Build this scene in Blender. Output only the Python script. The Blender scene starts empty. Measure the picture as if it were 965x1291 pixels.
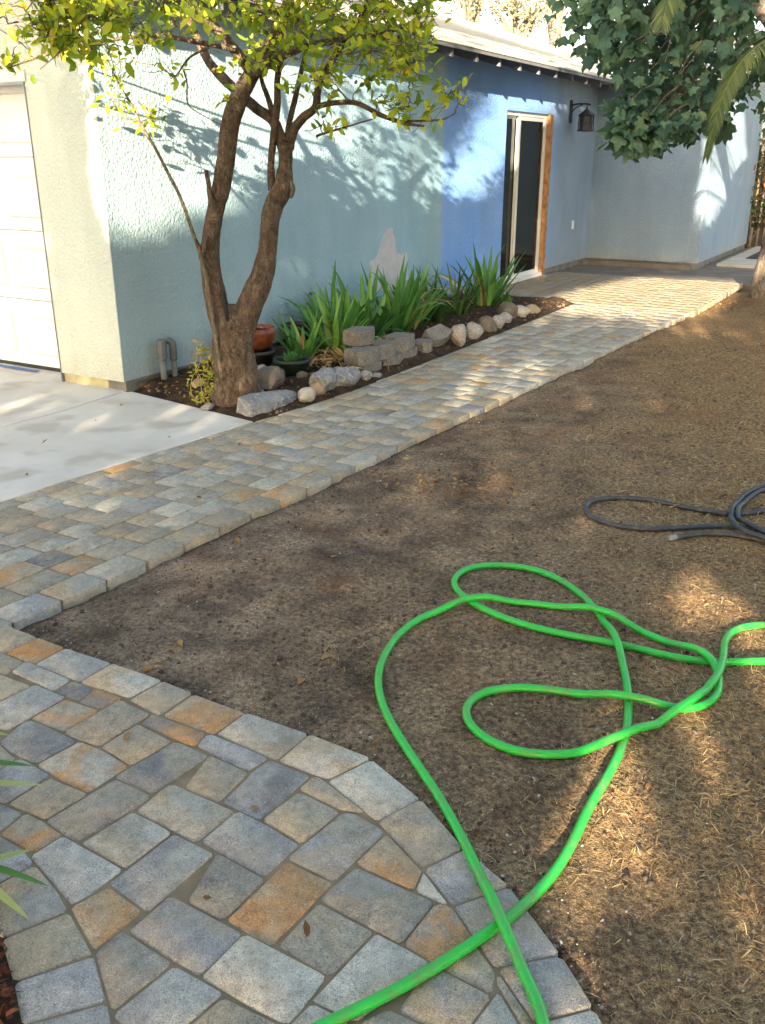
import bpy, bmesh, math, random
import numpy as np
from mathutils import Vector, Matrix, noise as mn

# ------------------------------------------------------------------ camera
F, CX, CY, HZ, H = 1150.0, 482.5, 645.5, 200.0, 1.6      # photo pixels (965 x 1291), horizon row, eye height
PITCH = math.atan((CY - HZ) / F)
sc = bpy.context.scene
cam = bpy.data.objects.new('camera', bpy.data.cameras.new('camera'))
sc.collection.objects.link(cam)
cam.location = (0, 0, H)
cam.rotation_euler = (math.radians(90) - PITCH, 0, 0)
cam.data.sensor_fit = 'VERTICAL'
cam.data.sensor_height = 24.0
cam.data.lens = 24.0 * F / 1291.0
cam.data.clip_start = 0.05
cam.data.clip_end = 2000
sc.camera = cam

# ------------------------------------------------------------------ sky, sun, exposure
AZ = math.radians(30.2)                                  # heading of the long wall
SUN_AZ = math.radians(30.2 + 90 + 72)                    # compass heading the sun stands at (clockwise from +Y)
SUN_EL = math.radians(15)
world = bpy.data.worlds.new('World')
sc.world = world
world.use_nodes = True
wn = world.node_tree.nodes
sky = wn.new('ShaderNodeTexSky')
sky.sky_type = 'NISHITA'
sky.sun_disc = False
sky.sun_elevation = SUN_EL
sky.sun_rotation = SUN_AZ
sky.air_density = 1.0
sky.dust_density = 3.0
sky.ozone_density = 1.0
wn['Background'].inputs[1].default_value = 0.11
world.node_tree.links.new(sky.outputs[0], wn['Background'].inputs[0])
SUN_DIR = Vector((-math.sin(SUN_AZ) * math.cos(SUN_EL), -math.cos(SUN_AZ) * math.cos(SUN_EL), -math.sin(SUN_EL)))
sun = bpy.data.objects.new('sun', bpy.data.lights.new('sun', 'SUN'))
sc.collection.objects.link(sun)
sun.data.energy = 4.6
sun.data.angle = math.radians(0.5)
sun.data.color = (1.0, 0.88, 0.70)
sun.rotation_euler = SUN_DIR.to_track_quat('-Z', 'Y').to_euler()
sun.location = (-3, -14, 9)
sc.view_settings.view_transform = 'Standard'
sc.view_settings.look = 'None'
sc.view_settings.gamma = 1.0
sc.view_settings.exposure = 2.78
sc.view_settings.use_white_balance = True
sc.view_settings.white_balance_temperature = 7700
sc.render.engine = 'CYCLES'
sc.cycles.use_denoising = True
sc.cycles.max_bounces = 8
sc.cycles.transparent_max_bounces = 12

rng = random.Random(7)
nrg = np.random.default_rng(7)
COL = sc.collection

# ------------------------------------------------------------------ pixel and wall coordinates
def ray(x, y):
    a, b = (x - CX) / F, -(y - CY) / F
    return Vector((a, math.cos(PITCH) + b * math.sin(PITCH), -math.sin(PITCH) + b * math.cos(PITCH)))
def G(x, y, z=0.0):
    d = ray(x, y); t = (z - H) / d.z
    return Vector((d.x * t, d.y * t, z))
def atY(x, y, Y):
    d = ray(x, y); t = Y / d.y
    return Vector((d.x * t, Y, H + d.z * t))
A0 = G(159, 494.5)                                       # outer house corner on the ground
U = Vector((math.sin(AZ), math.cos(AZ), 0)); N = Vector((U.y, -U.x, 0))
def W(s, o, z=0.0):                                      # along the wall, out from the wall, up
    return Vector((A0.x + U.x * s + N.x * o, A0.y + U.y * s + N.y * o, z))
def SO(p):
    d = Vector((p[0] - A0.x, p[1] - A0.y, 0)); return d.dot(U), d.dot(N)
def WP(x, y, off=0.0):
    d = ray(x, y); a = Vector((A0.x, A0.y, 0)) + N * off
    t = a.dot(N) / d.dot(N)
    p = d * t
    return (p - a).dot(U), H + p.z

# ------------------------------------------------------------------ mesh helpers
def link(o, parent=None, **kw):
    COL.objects.link(o)
    if parent is not None: o.parent = parent
    for k, v in kw.items(): o[k] = v
    return o
def mesh_obj(name, verts, faces, mat, parent=None, smooth=False, loc=None, **kw):
    me = bpy.data.meshes.new(name)
    me.from_pydata([tuple(v) for v in verts], [], faces)
    me.update()
    if smooth: me.polygons.foreach_set('use_smooth', [True] * len(me.polygons))
    me.materials.append(mat)
    o = bpy.data.objects.new(name, me)
    if loc is not None: o.location = loc
    return link(o, parent, **kw)
def np_mesh(name, V, Fc, mat, smooth=False):
    me = bpy.data.meshes.new(name)
    n, k = Fc.shape
    me.vertices.add(len(V)); me.vertices.foreach_set('co', np.ascontiguousarray(V, dtype=np.float32).ravel())
    me.loops.add(n * k); me.loops.foreach_set('vertex_index', np.ascontiguousarray(Fc, dtype=np.int32).ravel())
    me.polygons.add(n); me.polygons.foreach_set('loop_start', np.arange(0, n * k, k, dtype=np.int32))
    me.polygons.foreach_set('loop_total', np.full(n, k, dtype=np.int32))
    if smooth: me.polygons.foreach_set('use_smooth', np.ones(n, dtype=bool))
    me.update(calc_edges=True); me.validate()
    me.materials.append(mat)
    return me
def empty(name, loc, rotz=0.0, label=None, cat=None, group=None, kind=None):
    o = bpy.data.objects.new(name, None); o.empty_display_size = .1
    o.location = loc; o.rotation_euler = (0, 0, rotz)
    COL.objects.link(o)
    tag(o, label, cat, group, kind)
    return o
def tag(o, label=None, cat=None, group=None, kind=None):
    if label: o['label'] = label
    if cat: o['category'] = cat
    if group: o['group'] = group
    if kind: o['kind'] = kind
    return o
class MB:
    def __init__(s): s.v = []; s.f = []
    def add(s, vs, fs):
        b = len(s.v); s.v += [tuple(v) for v in vs]; s.f += [tuple(b + i for i in f) for f in fs]; return s
    def box(s, x0, x1, y0, y1, z0, z1):
        vs = [(x, y, z) for z in (z0, z1) for y in (y0, y1) for x in (x0, x1)]
        return s.add(vs, [(0, 2, 3, 1), (4, 5, 7, 6), (0, 1, 5, 4), (2, 6, 7, 3), (0, 4, 6, 2), (1, 3, 7, 5)])
    def tube(s, pts, rad, n=8, cap=True):
        pts = [Vector(p) for p in pts]
        if not hasattr(rad, '__len__'): rad = [rad] * len(pts)
        t = (pts[1] - pts[0]).normalized()
        u = t.orthogonal().normalized()
        rings = []; vs = []
        for i, p in enumerate(pts):
            a = pts[max(i - 1, 0)]; b = pts[min(i + 1, len(pts) - 1)]
            t = (b - a).normalized() if (b - a).length > 1e-9 else t
            u = (u - t * u.dot(t)).normalized(); w = t.cross(u)
            for k in range(n):
                an = 2 * math.pi * k / n
                vs.append(p + (u * math.cos(an) + w * math.sin(an)) * rad[i])
        fs = []
        for i in range(len(pts) - 1):
            for k in range(n):
                a = i * n + k; b = i * n + (k + 1) % n
                fs.append((a, b, b + n, a + n))
        if cap:
            fs.append(tuple(range(n - 1, -1, -1))); fs.append(tuple((len(pts) - 1) * n + k for k in range(n)))
        return s.add(vs, fs)
    def lathe(s, prof, n=20, c=(0, 0, 0)):
        vs = []
        for r, z in prof:
            for k in range(n):
                a = 2 * math.pi * k / n
                vs.append((c[0] + r * math.cos(a), c[1] + r * math.sin(a), c[2] + z))
        fs = [(i * n + k, i * n + (k + 1) % n, (i + 1) * n + (k + 1) % n, (i + 1) * n + k) for i in range(len(prof) - 1) for k in range(n)]
        return s.add(vs, fs)
    def prism(s, poly, z0, z1):
        n = len(poly)
        return s.add([(p[0], p[1], z0) for p in poly] + [(p[0], p[1], z1) for p in poly],
                     [tuple(range(n - 1, -1, -1)), tuple(range(n, 2 * n))] + [(i, (i + 1) % n, n + (i + 1) % n, n + i) for i in range(n)])
    def build(s, name, mat, parent=None, smooth=False, **kw):
        return mesh_obj(name, s.v, s.f, mat, parent, smooth, **kw)
def spline(pts, k=6):
    pts = [Vector(p) for p in pts]
    out = []
    for i in range(len(pts) - 1):
        p0 = pts[max(i - 1, 0)]; p1 = pts[i]; p2 = pts[i + 1]; p3 = pts[min(i + 2, len(pts) - 1)]
        for j in range(k):
            t = j / k
            out.append(.5 * ((2 * p1) + (p2 - p0) * t + (2 * p0 - 5 * p1 + 4 * p2 - p3) * t * t + (3 * p1 - p0 - 3 * p2 + p3) * t ** 3))
    out.append(pts[-1]); return out
def lerp_list(v, k):
    out = []
    for i in range(len(v) - 1):
        out += [v[i] + (v[i + 1] - v[i]) * j / k for j in range(k)]
    return out + [v[-1]]
def smooth_by_angle(o, deg=40):
    me = o.data
    me.polygons.foreach_set('use_smooth', [True] * len(me.polygons))
    try: me.set_sharp_from_angle(angle=math.radians(deg))
    except Exception: pass
def inside(poly, x, y):
    c = False; n = len(poly); j = n - 1
    for i in range(n):
        xi, yi = poly[i][0], poly[i][1]; xj, yj = poly[j][0], poly[j][1]
        if (yi > y) != (yj > y) and x < (xj - xi) * (y - yi) / (yj - yi) + xi: c = not c
        j = i
    return c
def clip(poly, p, nrm):                                  # keep the side where (q-p).nrm >= 0
    out = []
    for i in range(len(poly)):
        a, b = poly[i], poly[(i + 1) % len(poly)]
        da = (a[0] - p[0]) * nrm[0] + (a[1] - p[1]) * nrm[1]; db = (b[0] - p[0]) * nrm[0] + (b[1] - p[1]) * nrm[1]
        if da >= 0: out.append(a)
        if (da >= 0) != (db >= 0):
            t = da / (da - db); out.append((a[0] + (b[0] - a[0]) * t, a[1] + (b[1] - a[1]) * t))
    return out
def area(p): return .5 * sum(p[i][0] * p[(i + 1) % len(p)][1] - p[(i + 1) % len(p)][0] * p[i][1] for i in range(len(p)))

# ------------------------------------------------------------------ materials
def new_mat(name):
    m = bpy.data.materials.new(name); m.use_nodes = True
    nt = m.node_tree; return m, nt, nt.nodes['Principled BSDF']
def nd(nt, typ, **kw):
    n = nt.nodes.new(typ)
    for k, v in kw.items(): setattr(n, k, v)
    return n
def setin(nt, node, key, v):
    if hasattr(v, 'is_output'): nt.links.new(v, node.inputs[key])
    else: node.inputs[key].default_value = (*v, 1) if isinstance(v, tuple) and len(v) == 3 and node.inputs[key].type == 'RGBA' else v
def noise(nt, scale, detail=4, vec=None, rough=.55, w=None, dist=0.0):
    n = nd(nt, 'ShaderNodeTexNoise')
    if w is not None:
        n.noise_dimensions = '4D'; setin(nt, n, 'W', w)
    n.inputs['Scale'].default_value = scale; n.inputs['Detail'].default_value = detail; n.inputs['Roughness'].default_value = rough
    n.inputs['Distortion'].default_value = dist
    nt.links.new(vec if vec else coord(nt), n.inputs['Vector'])
    return n.outputs['Fac']
def coord(nt, which='Object'):
    for n in nt.nodes:
        if n.type == 'TEX_COORD': return n.outputs[which]
    return nd(nt, 'ShaderNodeTexCoord').outputs[which]
def ramp(nt, fac, stops, interp='LINEAR'):
    r = nd(nt, 'ShaderNodeValToRGB'); e = r.color_ramp; e.interpolation = interp
    while len(e.elements) < len(stops): e.elements.new(.5)
    for el, (p, c) in zip(e.elements, stops): el.position = p; el.color = (*c, 1) if hasattr(c, '__len__') else (c, c, c, 1)
    nt.links.new(fac, r.inputs[0]); return r.outputs[0]
def mix(nt, fac, a, b, mode='MIX'):
    m = nd(nt, 'ShaderNodeMix', data_type='RGBA', blend_type=mode)
    ins = [i for i in m.inputs if i.enabled]
    for sock, v in zip((m.inputs[0], m.inputs[6], m.inputs[7]), (fac, a, b)):
        if hasattr(v, 'is_output'): nt.links.new(v, sock)
        elif isinstance(v, (int, float)): sock.default_value = v
        else: sock.default_value = (*v, 1)
    return m.outputs[2]
def math_n(nt, op, a, b=0.0):
    m = nd(nt, 'ShaderNodeMath', operation=op)
    for i, v in enumerate((a, b)):
        if hasattr(v, 'is_output'): nt.links.new(v, m.inputs[i])
        else: m.inputs[i].default_value = v
    return m.outputs[0]
def bump(nt, bsdf, h, strength=.5, dist=.01):
    b = nd(nt, 'ShaderNodeBump'); b.inputs['Strength'].default_value = strength; b.inputs['Distance'].default_value = dist
    nt.links.new(h, b.inputs['Height']); nt.links.new(b.outputs[0], bsdf.inputs['Normal']); return b
def rnd(nt):
    a = nd(nt, 'ShaderNodeObjectInfo').outputs['Random']; b = nd(nt, 'ShaderNodeNewGeometry').outputs['Random Per Island']
    return math_n(nt, 'FRACT', math_n(nt, 'ADD', a, b))
def simple(name, c, c2=None, scale=8, rough=.8, bmp=0.0, bscale=60, bdist=.004, spec=.3, metal=0.0, speck=None):
    m, nt, b = new_mat(name)
    col = c
    if c2 is not None:
        col = mix(nt, ramp(nt, noise(nt, scale, 5), [(.35, 0.0), (.65, 1.0)]), c, c2)
    if speck is not None:
        col = mix(nt, ramp(nt, noise(nt, speck[0], 2), [(.52, 0.0), (.66, 1.0)]), col, speck[1])
    setin(nt, b, 'Base Color', col)
    b.inputs['Roughness'].default_value = rough; b.inputs['Specular IOR Level'].default_value = spec; b.inputs['Metallic'].default_value = metal
    if bmp: bump(nt, b, noise(nt, bscale, 5), bmp, bdist)
    return m
def foliage(name, stops, rough=.5, trans=.25, spec=.35, patch=3.0):
    m, nt, b = new_mat(name)
    r = rnd(nt)
    f = math_n(nt, 'ADD', math_n(nt, 'MULTIPLY', r, .75), math_n(nt, 'MULTIPLY', noise(nt, patch, 2, coord(nt, 'Generated') if False else nd(nt, 'ShaderNodeNewGeometry').outputs['Position']), .3))
    col = ramp(nt, f, stops)
    setin(nt, b, 'Base Color', col); b.inputs['Roughness'].default_value = rough; b.inputs['Specular IOR Level'].default_value = spec
    tr = nd(nt, 'ShaderNodeBsdfTranslucent'); nt.links.new(mix(nt, 1.0, col, (1.0, 1.0, .55), 'MULTIPLY'), tr.inputs[0])
    ms = nd(nt, 'ShaderNodeMixShader'); ms.inputs[0].default_value = trans
    nt.links.new(b.outputs[0], ms.inputs[1]); nt.links.new(tr.outputs[0], ms.inputs[2])
    nt.links.new(ms.outputs[0], nt.nodes['Material Output'].inputs[0])
    return m

MAT = {}
def make_paver_mat(name, use_obj, tone=1.0):
    m, nt, b = new_mat(name)
    r = rnd(nt)
    if use_obj:
        c1 = nd(nt, 'ShaderNodeObjectInfo').outputs['Color']
        at = nd(nt, 'ShaderNodeAttribute', attribute_type='OBJECT', attribute_name='tone'); c2 = at.outputs['Color']
    else:
        c1 = ramp(nt, r, [(0, (.32, .315, .29)), (.2, (.37, .36, .315)), (.4, (.32, .285, .225)), (.6, (.26, .26, .26)), (.75, (.36, .265, .165)), (1, (.35, .34, .30))], 'CONSTANT')
        c2 = (.31, .285, .245)
    W4 = math_n(nt, 'MULTIPLY', r, 50.0)
    k = ramp(nt, noise(nt, 6, 3.5, w=W4, dist=.6), [(.44, 0.0), (.58, 1.0)])
    col = mix(nt, k, c1, c2)
    col = mix(nt, 1.0, col, ramp(nt, noise(nt, 30, 7, w=W4, rough=.75), [(.28, (.52, .52, .53)), (.5, (1, 1, 1)), (.72, (1.36, 1.33, 1.27))]), 'MULTIPLY')
    col = mix(nt, ramp(nt, noise(nt, 170, 3), [(.56, 0.0), (.68, .6)]), col, (.12, .11, .10))
    col = mix(nt, ramp(nt, noise(nt, 150, 3, w=3.7), [(.58, 0.0), (.70, .6)]), col, (.52, .51, .47))
    col = mix(nt, 1.0, col, ramp(nt, noise(nt, 380, 3, rough=.7), [(.36, (.62, .62, .62)), (.5, (1.0, 1.0, 1.0)), (.64, (1.36, 1.35, 1.33))]), 'MULTIPLY')
    dirt = ramp(nt, noise(nt, 5.5, 6, nd(nt, 'ShaderNodeNewGeometry').outputs['Position'], .65), [(.42, 0.0), (.72, .5)])
    col = mix(nt, dirt, col, (.34, .285, .20))
    if tone != 1.0: col = mix(nt, 1.0, col, (tone, tone * .96, tone * .88), 'MULTIPLY')
    setin(nt, b, 'Base Color', col); b.inputs['Roughness'].default_value = .85; b.inputs['Specular IOR Level'].default_value = .25
    h = math_n(nt, 'ADD', math_n(nt, 'MULTIPLY', noise(nt, 260, 3), .35), noise(nt, 45, 5, w=W4))
    bump(nt, b, h, 1.0, .010)
    return m
MAT['paver'] = make_paver_mat('paver_concrete', True)
MAT['paver_far'] = make_paver_mat('paver_concrete_far', False)
MAT['paver_patio'] = make_paver_mat('shade_toned_patio_paver', False, .9)  # darker, browner copy: the patio's shade is put into the paver tone
MAT['sand'] = simple('joint_sand', (.27, .205, .125), (.17, .13, .085), 14, .95, .6, 220, .004)

def make_soil():
    m, nt, b = new_mat('dry_soil')
    pos = coord(nt)
    big = noise(nt, .55, 4, pos); mid = noise(nt, 3.2, 6, pos, .62); fine = noise(nt, 55, 6, pos, .7)
    sx = nd(nt, 'ShaderNodeSeparateXYZ'); nt.links.new(pos, sx.inputs[0])
    # thatch lies thicker away from the paving
    e = math_n(nt, 'ADD', math_n(nt, 'MULTIPLY', math_n(nt, 'SUBTRACT', sx.outputs[0], math_n(nt, 'MULTIPLY', sx.outputs[1], .28)), .28), math_n(nt, 'MULTIPLY', big, .7))
    thatch = ramp(nt, math_n(nt, 'ADD', math_n(nt, 'MULTIPLY', e, .7), math_n(nt, 'MULTIPLY', mid, .75)), [(.30, 0.0), (.80, .9)])
    soil = ramp(nt, mid, [(.32, (.074, .053, .040)), (.5, (.185, .136, .098)), (.68, (.33, .253, .185))])
    straw = ramp(nt, fine, [(.25, (.085, .050, .026)), (.5, (.235, .145, .070)), (.75, (.42, .285, .145))])
    col = mix(nt, thatch, soil, straw)
    col = mix(nt, 1.0, col, ramp(nt, fine, [(.30, (.42, .42, .42)), (.5, (1.0, 1.0, 1.0)), (.72, (1.75, 1.7, 1.6))]), 'MULTIPLY')
    grain = noise(nt, 260, 4, pos, .7)
    col = mix(nt, 1.0, col, ramp(nt, grain, [(.34, (.35, .35, .35)), (.5, (1.0, 1.0, 1.0)), (.66, (1.8, 1.75, 1.65))]), 'MULTIPLY')
    red = ramp(nt, noise(nt, 2.1, 4, pos, w=9.1), [(.54, 0.0), (.72, .5)])
    col = mix(nt, red, col, (.20, .085, .045))
    setin(nt, b, 'Base Color', col); b.inputs['Roughness'].default_value = .95; b.inputs['Specular IOR Level'].default_value = .12
    bump(nt, b, math_n(nt, 'ADD', fine, math_n(nt, 'MULTIPLY', noise(nt, 160, 3, pos), .6)), 1.0, .012)
    return m
MAT['soil'] = make_soil()
MAT['bed'] = simple('bed_soil', (.030, .022, .016), (.075, .050, .034), 9, .95, 1.0, 60, .02, .1)
MAT['concrete'] = simple('driveway_concrete', (.56, .55, .52), (.48, .47, .44), 2.2, .85, .25, 160, .003, .25, speck=(3.1, (.42, .395, .355)))
MAT['slab'] = simple('patio_concrete', (.46, .44, .39), (.36, .345, .30), 3, .85, .3, 120, .004, .25)
MAT['oldslab'] = simple('old_concrete', (.20, .18, .155), (.13, .115, .10), 4, .9, .5, 70, .008, .2)
MAT['footing'] = simple('footing_concrete', (.20, .21, .20), (.13, .13, .12), 6, .9, .5, 60, .008, .2)
MAT['ypaint'] = simple('dull_painted_footing', (.45, .42, .26), (.33, .31, .22), 10, .8, .4, 60)

def make_stucco(front=False):
    m, nt, b = new_mat('stucco_front_lit_tone' if front else 'painted_stucco')
    pos = coord(nt); sx = nd(nt, 'ShaderNodeSeparateXYZ'); nt.links.new(pos, sx.inputs[0])
    wob = math_n(nt, 'MULTIPLY', math_n(nt, 'SUBTRACT', noise(nt, 2.5, 3), .5), .10)
    s = math_n(nt, 'ADD', sx.outputs[0], wob)
    teal, blue, grey = (.285, .41, .465), (.155, .345, .77), (.205, .30, .41)
    col = mix(nt, ramp(nt, math_n(nt, 'MULTIPLY', s, .1), [(.500, 0.0), (.514, 1.0)]), teal, blue)
    col = mix(nt, ramp(nt, math_n(nt, 'MULTIPLY', s, .1), [(.05, 0.0), (.42, .75), (.505, .75), (.515, 0.0)]), col, (.225, .425, .585))
    gs = math_n(nt, 'ADD', s, math_n(nt, 'MULTIPLY', sx.outputs[2], .0))
    col = mix(nt, ramp(nt, math_n(nt, 'MULTIPLY', gs, .1), [(.78, 0.0), (.90, 1.0)]), col, grey)
    if front: col = (.53, .60, .555)  # same paint as the long wall; brighter light on the front put into colour
    col = mix(nt, ramp(nt, noise(nt, 1.3, 5), [(.35, 0.0), (.75, .13)]), col, (.55, .58, .56))
    # splash dirt low on the wall
    low = ramp(nt, math_n(nt, 'ADD', sx.outputs[2], math_n(nt, 'MULTIPLY', noise(nt, 5, 4), .35)), [(.15, .45), (.45, 0.0)])
    col = mix(nt, low, col, (.33, .33, .29))
    mpz = nd(nt, 'ShaderNodeMapping'); mpz.inputs['Scale'].default_value = (2.2, 2.2, .45); nt.links.new(pos, mpz.inputs[0])
    col = mix(nt, 1.0, col, ramp(nt, noise(nt, 1.0, 5, mpz.outputs[0], .6), [(.30, (.90, .90, .89)), (.6, (1.03, 1.03, 1.03))]), 'MULTIPLY')
    col = mix(nt, 1.0, col, ramp(nt, noise(nt, 130, 3), [(.30, (.80, .80, .80)), (.5, (1.0, 1.0, 1.0)), (.7, (1.13, 1.13, 1.13))]), 'MULTIPLY')
    setin(nt, b, 'Base Color', col); b.inputs['Roughness'].default_value = .9; b.inputs['Specular IOR Level'].default_value = .15
    v = nd(nt, 'ShaderNodeTexVoronoi', feature='SMOOTH_F1'); v.inputs['Scale'].default_value = 42; v.inputs['Smoothness'].default_value = .6
    ds = nd(nt, 'ShaderNodeVectorMath', operation='ADD'); nt.links.new(pos, ds.inputs[0])
    nz = nd(nt, 'ShaderNodeTexNoise'); nz.inputs['Scale'].default_value = 30; nt.links.new(pos, nz.inputs['Vector'])
    sc_ = nd(nt, 'ShaderNodeVectorMath', operation='SCALE'); nt.links.new(nz.outputs['Color'], sc_.inputs[0]); sc_.inputs['Scale'].default_value = .03
    nt.links.new(sc_.outputs[0], ds.inputs[1]); nt.links.new(ds.outputs[0], v.inputs['Vector'])
    h = math_n(nt, 'SUBTRACT', math_n(nt, 'MULTIPLY', noise(nt, 95, 4), .7), math_n(nt, 'MULTIPLY', v.outputs['Distance'], .8))
    h = math_n(nt, 'MULTIPLY', h, ramp(nt, noise(nt, 3.5, 4), [(.3, .45), (.65, 1.15)]))
    bump(nt, b, h, .8, .012)
    return m
MAT['stucco'] = make_stucco()
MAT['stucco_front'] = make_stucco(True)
MAT['primer'] = simple('pale_plaster', (.47, .50, .55), (.40, .43, .48), 9, .9, .8, 70, .008, .15)
MAT['white'] = simple('white_paint', (.72, .77, .80), (.67, .72, .75), 5, .45, .05, 200, .001, .4)
MAT['vinyl'] = simple('white_vinyl', (.62, .64, .65), None, 5, .4, 0, spec=.4)
MAT['pine'] = simple('raw_pine', (.44, .245, .11), (.33, .17, .07), 6, .65, .2, 90, .002, speck=(12, (.25, .10, .04)))
MAT['eavewood'] = simple('weathered_eave_wood', (.16, .165, .18), (.11, .11, .125), 7, .8, .3, 80)
MAT['tailwood'] = simple('painted_rafter_wood', (.17, .185, .21), (.13, .14, .16), 7, .75, .2, 80)
MAT['shingle'] = simple('roof_shingle', (.60, .57, .50), (.50, .475, .42), 14, .95, .6, 120, .006, .1, speck=(60, (.48, .45, .39)))
MAT['iron'] = simple('black_iron', (.018, .020, .022), (.03, .03, .032), 20, .55, .3, 90, .002, .4)
MAT['lampglass'] = simple('dusty_lamp_glass', (.05, .07, .075), (.03, .04, .04), 20, .25, 0, spec=.5)
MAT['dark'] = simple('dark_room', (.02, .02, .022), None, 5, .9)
MAT['conduit'] = simple('grey_conduit', (.12, .15, .165), (.09, .11, .125), 8, .6, .1, 60)
MAT['terracotta'] = simple('orange_glazed_clay', (.24, .06, .018), (.09, .025, .012), 14, .35, .15, 40, .003, .5)
MAT['blackglaze'] = simple('black_plastic_pot', (.018, .020, .019), (.03, .03, .026), 12, .5, 0, spec=.4)
MAT['greenpot'] = simple('dark_green_plastic_pot', (.012, .030, .022), (.02, .035, .026), 12, .5, 0, spec=.4)
MAT['block'] = simple('retaining_block', (.20, .185, .165), (.13, .125, .12), 16, .95, 1.0, 70, .012, .15, speck=(120, (.30, .29, .27)))
MAT['slate'] = simple('blue_slate_rock', (.24, .26, .275), (.15, .165, .185), 7, .85, .9, 30, .02, .2, speck=(40, (.33, .33, .32)))
MAT['whiterock'] = simple('pale_rock', (.44, .42, .38), (.28, .27, .245), 9, .85, .7, 40, .012, .2)
MAT['tanrock'] = simple('tan_rock', (.38, .28, .18), (.27, .22, .17), 9, .9, .8, 40, .012, .2)
MAT['greyrock'] = simple('grey_river_rock', (.30, .285, .26), (.20, .19, .18), 9, .9, .8, 40, .012, .2, speck=(70, (.42, .41, .38)))
MAT['brownrock'] = simple('brown_rock', (.17, .14, .11), (.10, .09, .075), 9, .9, .9, 40, .014, .2)
MAT['fence'] = simple('weathered_fence_wood', (.085, .065, .052), (.05, .04, .033), 8, .9, .4, 60)
MAT['bluestrip'] = simple('blue_plastic_strip', (.03, .10, .32), (.05, .13, .30), 9, .6, .1, 60)
MAT['tin'] = simple('galvanised_metal', (.35, .35, .35), (.22, .22, .22), 12, .45, .2, 80, metal=.6)
def make_bark(name, a, b_, c):
    m, nt, b = new_mat(name)
    mp = nd(nt, 'ShaderNodeMapping'); mp.inputs['Scale'].default_value = (1, 1, .42); nt.links.new(coord(nt), mp.inputs[0])
    n1 = noise(nt, 26, 7, mp.outputs[0], .65); n2 = noise(nt, 5, 4)
    col = mix(nt, ramp(nt, n2, [(.35, 0.0), (.65, 1.0)]), ramp(nt, n1, [(.3, a), (.7, b_)]), c)
    col = mix(nt, 1.0, col, ramp(nt, n1, [(.3, (.55, .55, .55)), (.6, (1.1, 1.1, 1.1))]), 'MULTIPLY')
    vo = nd(nt, 'ShaderNodeTexVoronoi', feature='DISTANCE_TO_EDGE'); vo.inputs['Scale'].default_value = 34; vo.inputs['Randomness'].default_value = 1.0
    mp2 = nd(nt, 'ShaderNodeMapping'); mp2.inputs['Scale'].default_value = (1, 1, .35); nt.links.new(coord(nt), mp2.inputs[0])
    dv = nd(nt, 'ShaderNodeVectorMath', operation='ADD'); nz = nd(nt, 'ShaderNodeTexNoise'); nz.inputs['Scale'].default_value = 14; nz.inputs['Detail'].default_value = 5; nt.links.new(coord(nt), nz.inputs['Vector'])
    sv = nd(nt, 'ShaderNodeVectorMath', operation='SCALE'); nt.links.new(nz.outputs['Color'], sv.inputs[0]); sv.inputs['Scale'].default_value = .16
    nt.links.new(mp2.outputs[0], dv.inputs[0]); nt.links.new(sv.outputs[0], dv.inputs[1]); nt.links.new(dv.outputs[0], vo.inputs['Vector'])
    crack = ramp(nt, vo.outputs['Distance'], [(.0, 0.0), (.16, 1.0)])
    col = mix(nt, 1.0, col, ramp(nt, vo.outputs['Distance'], [(.0, (.70, .69, .68)), (.12, (1.03, 1.03, 1.03))]), 'MULTIPLY')
    setin(nt, b, 'Base Color', col); b.inputs['Roughness'].default_value = .9; b.inputs['Specular IOR Level'].default_value = .15
    bump(nt, b, math_n(nt, 'ADD', math_n(nt, 'ADD', n1, math_n(nt, 'MULTIPLY', crack, .3)), math_n(nt, 'MULTIPLY', noise(nt, 90, 4), .4)), 1.0, .016)
    return m
MAT['bark'] = make_bark('lemon_bark', (.085, .062, .045), (.20, .152, .112), (.145, .102, .074))
MAT['twig'] = make_bark('twig_bark', (.15, .12, .085), (.30, .25, .19), (.17, .15, .09))
MAT['figbark'] = make_bark('fig_bark', (.16, .14, .12), (.30, .27, .23), (.22, .19, .16))
MAT['lemonleaf'] = foliage('lemon_leaf', [(0, (.07, .15, .025)), (.3, (.18, .30, .03)), (.6, (.38, .48, .045)), (.88, (.60, .58, .06)), (1, (.55, .38, .04))], .42, .42)
MAT['figleaf'] = foliage('fig_leaf', [(0, (.030, .080, .062)), (.5, (.060, .135, .090)), (.85, (.11, .20, .12)), (1, (.20, .28, .09))], .55, .22, .3)
MAT['shadeleaf'] = foliage('added_shade_tree_leaf', [(0, (.03, .07, .025)), (1, (.07, .12, .04))], .6, .15)
MAT['farleaf'] = foliage('haze_toned_far_leaf', [(0, (.16, .17, .12)), (1, (.26, .26, .19))], .7, .3)  # haze and overexposure put into the leaf colour as a pale tone
MAT['iris'] = foliage('iris_leaf', [(0, (.038, .145, .048)), (.5, (.085, .25, .070)), (.85, (.17, .37, .085)), (1, (.40, .48, .11))], .42, .3)
MAT['irisdark'] = foliage('dark_strap_leaf', [(0, (.022, .065, .018)), (.6, (.05, .12, .028)), (1, (.12, .19, .04))], .45, .25)
MAT['straw'] = foliage('straw', [(0, (.16, .095, .045)), (.5, (.35, .235, .11)), (1, (.60, .46, .26))], .8, .1, .15)
MAT['litter'] = foliage('dead_leaf', [(0, (.10, .045, .022)), (.5, (.22, .11, .045)), (.85, (.34, .21, .09)), (1, (.42, .33, .18))], .8, .1, .15)
MAT['mulch'] = foliage('red_mulch', [(0, (.05, .016, .010)), (.6, (.13, .038, .020)), (1, (.20, .08, .045))], .9, 0.0, .15)
MAT['weed'] = foliage('yellow_green_weed', [(0, (.14, .22, .04)), (.5, (.30, .33, .05)), (.8, (.42, .34, .07)), (1, (.40, .18, .07))], .5, .3)
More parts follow.
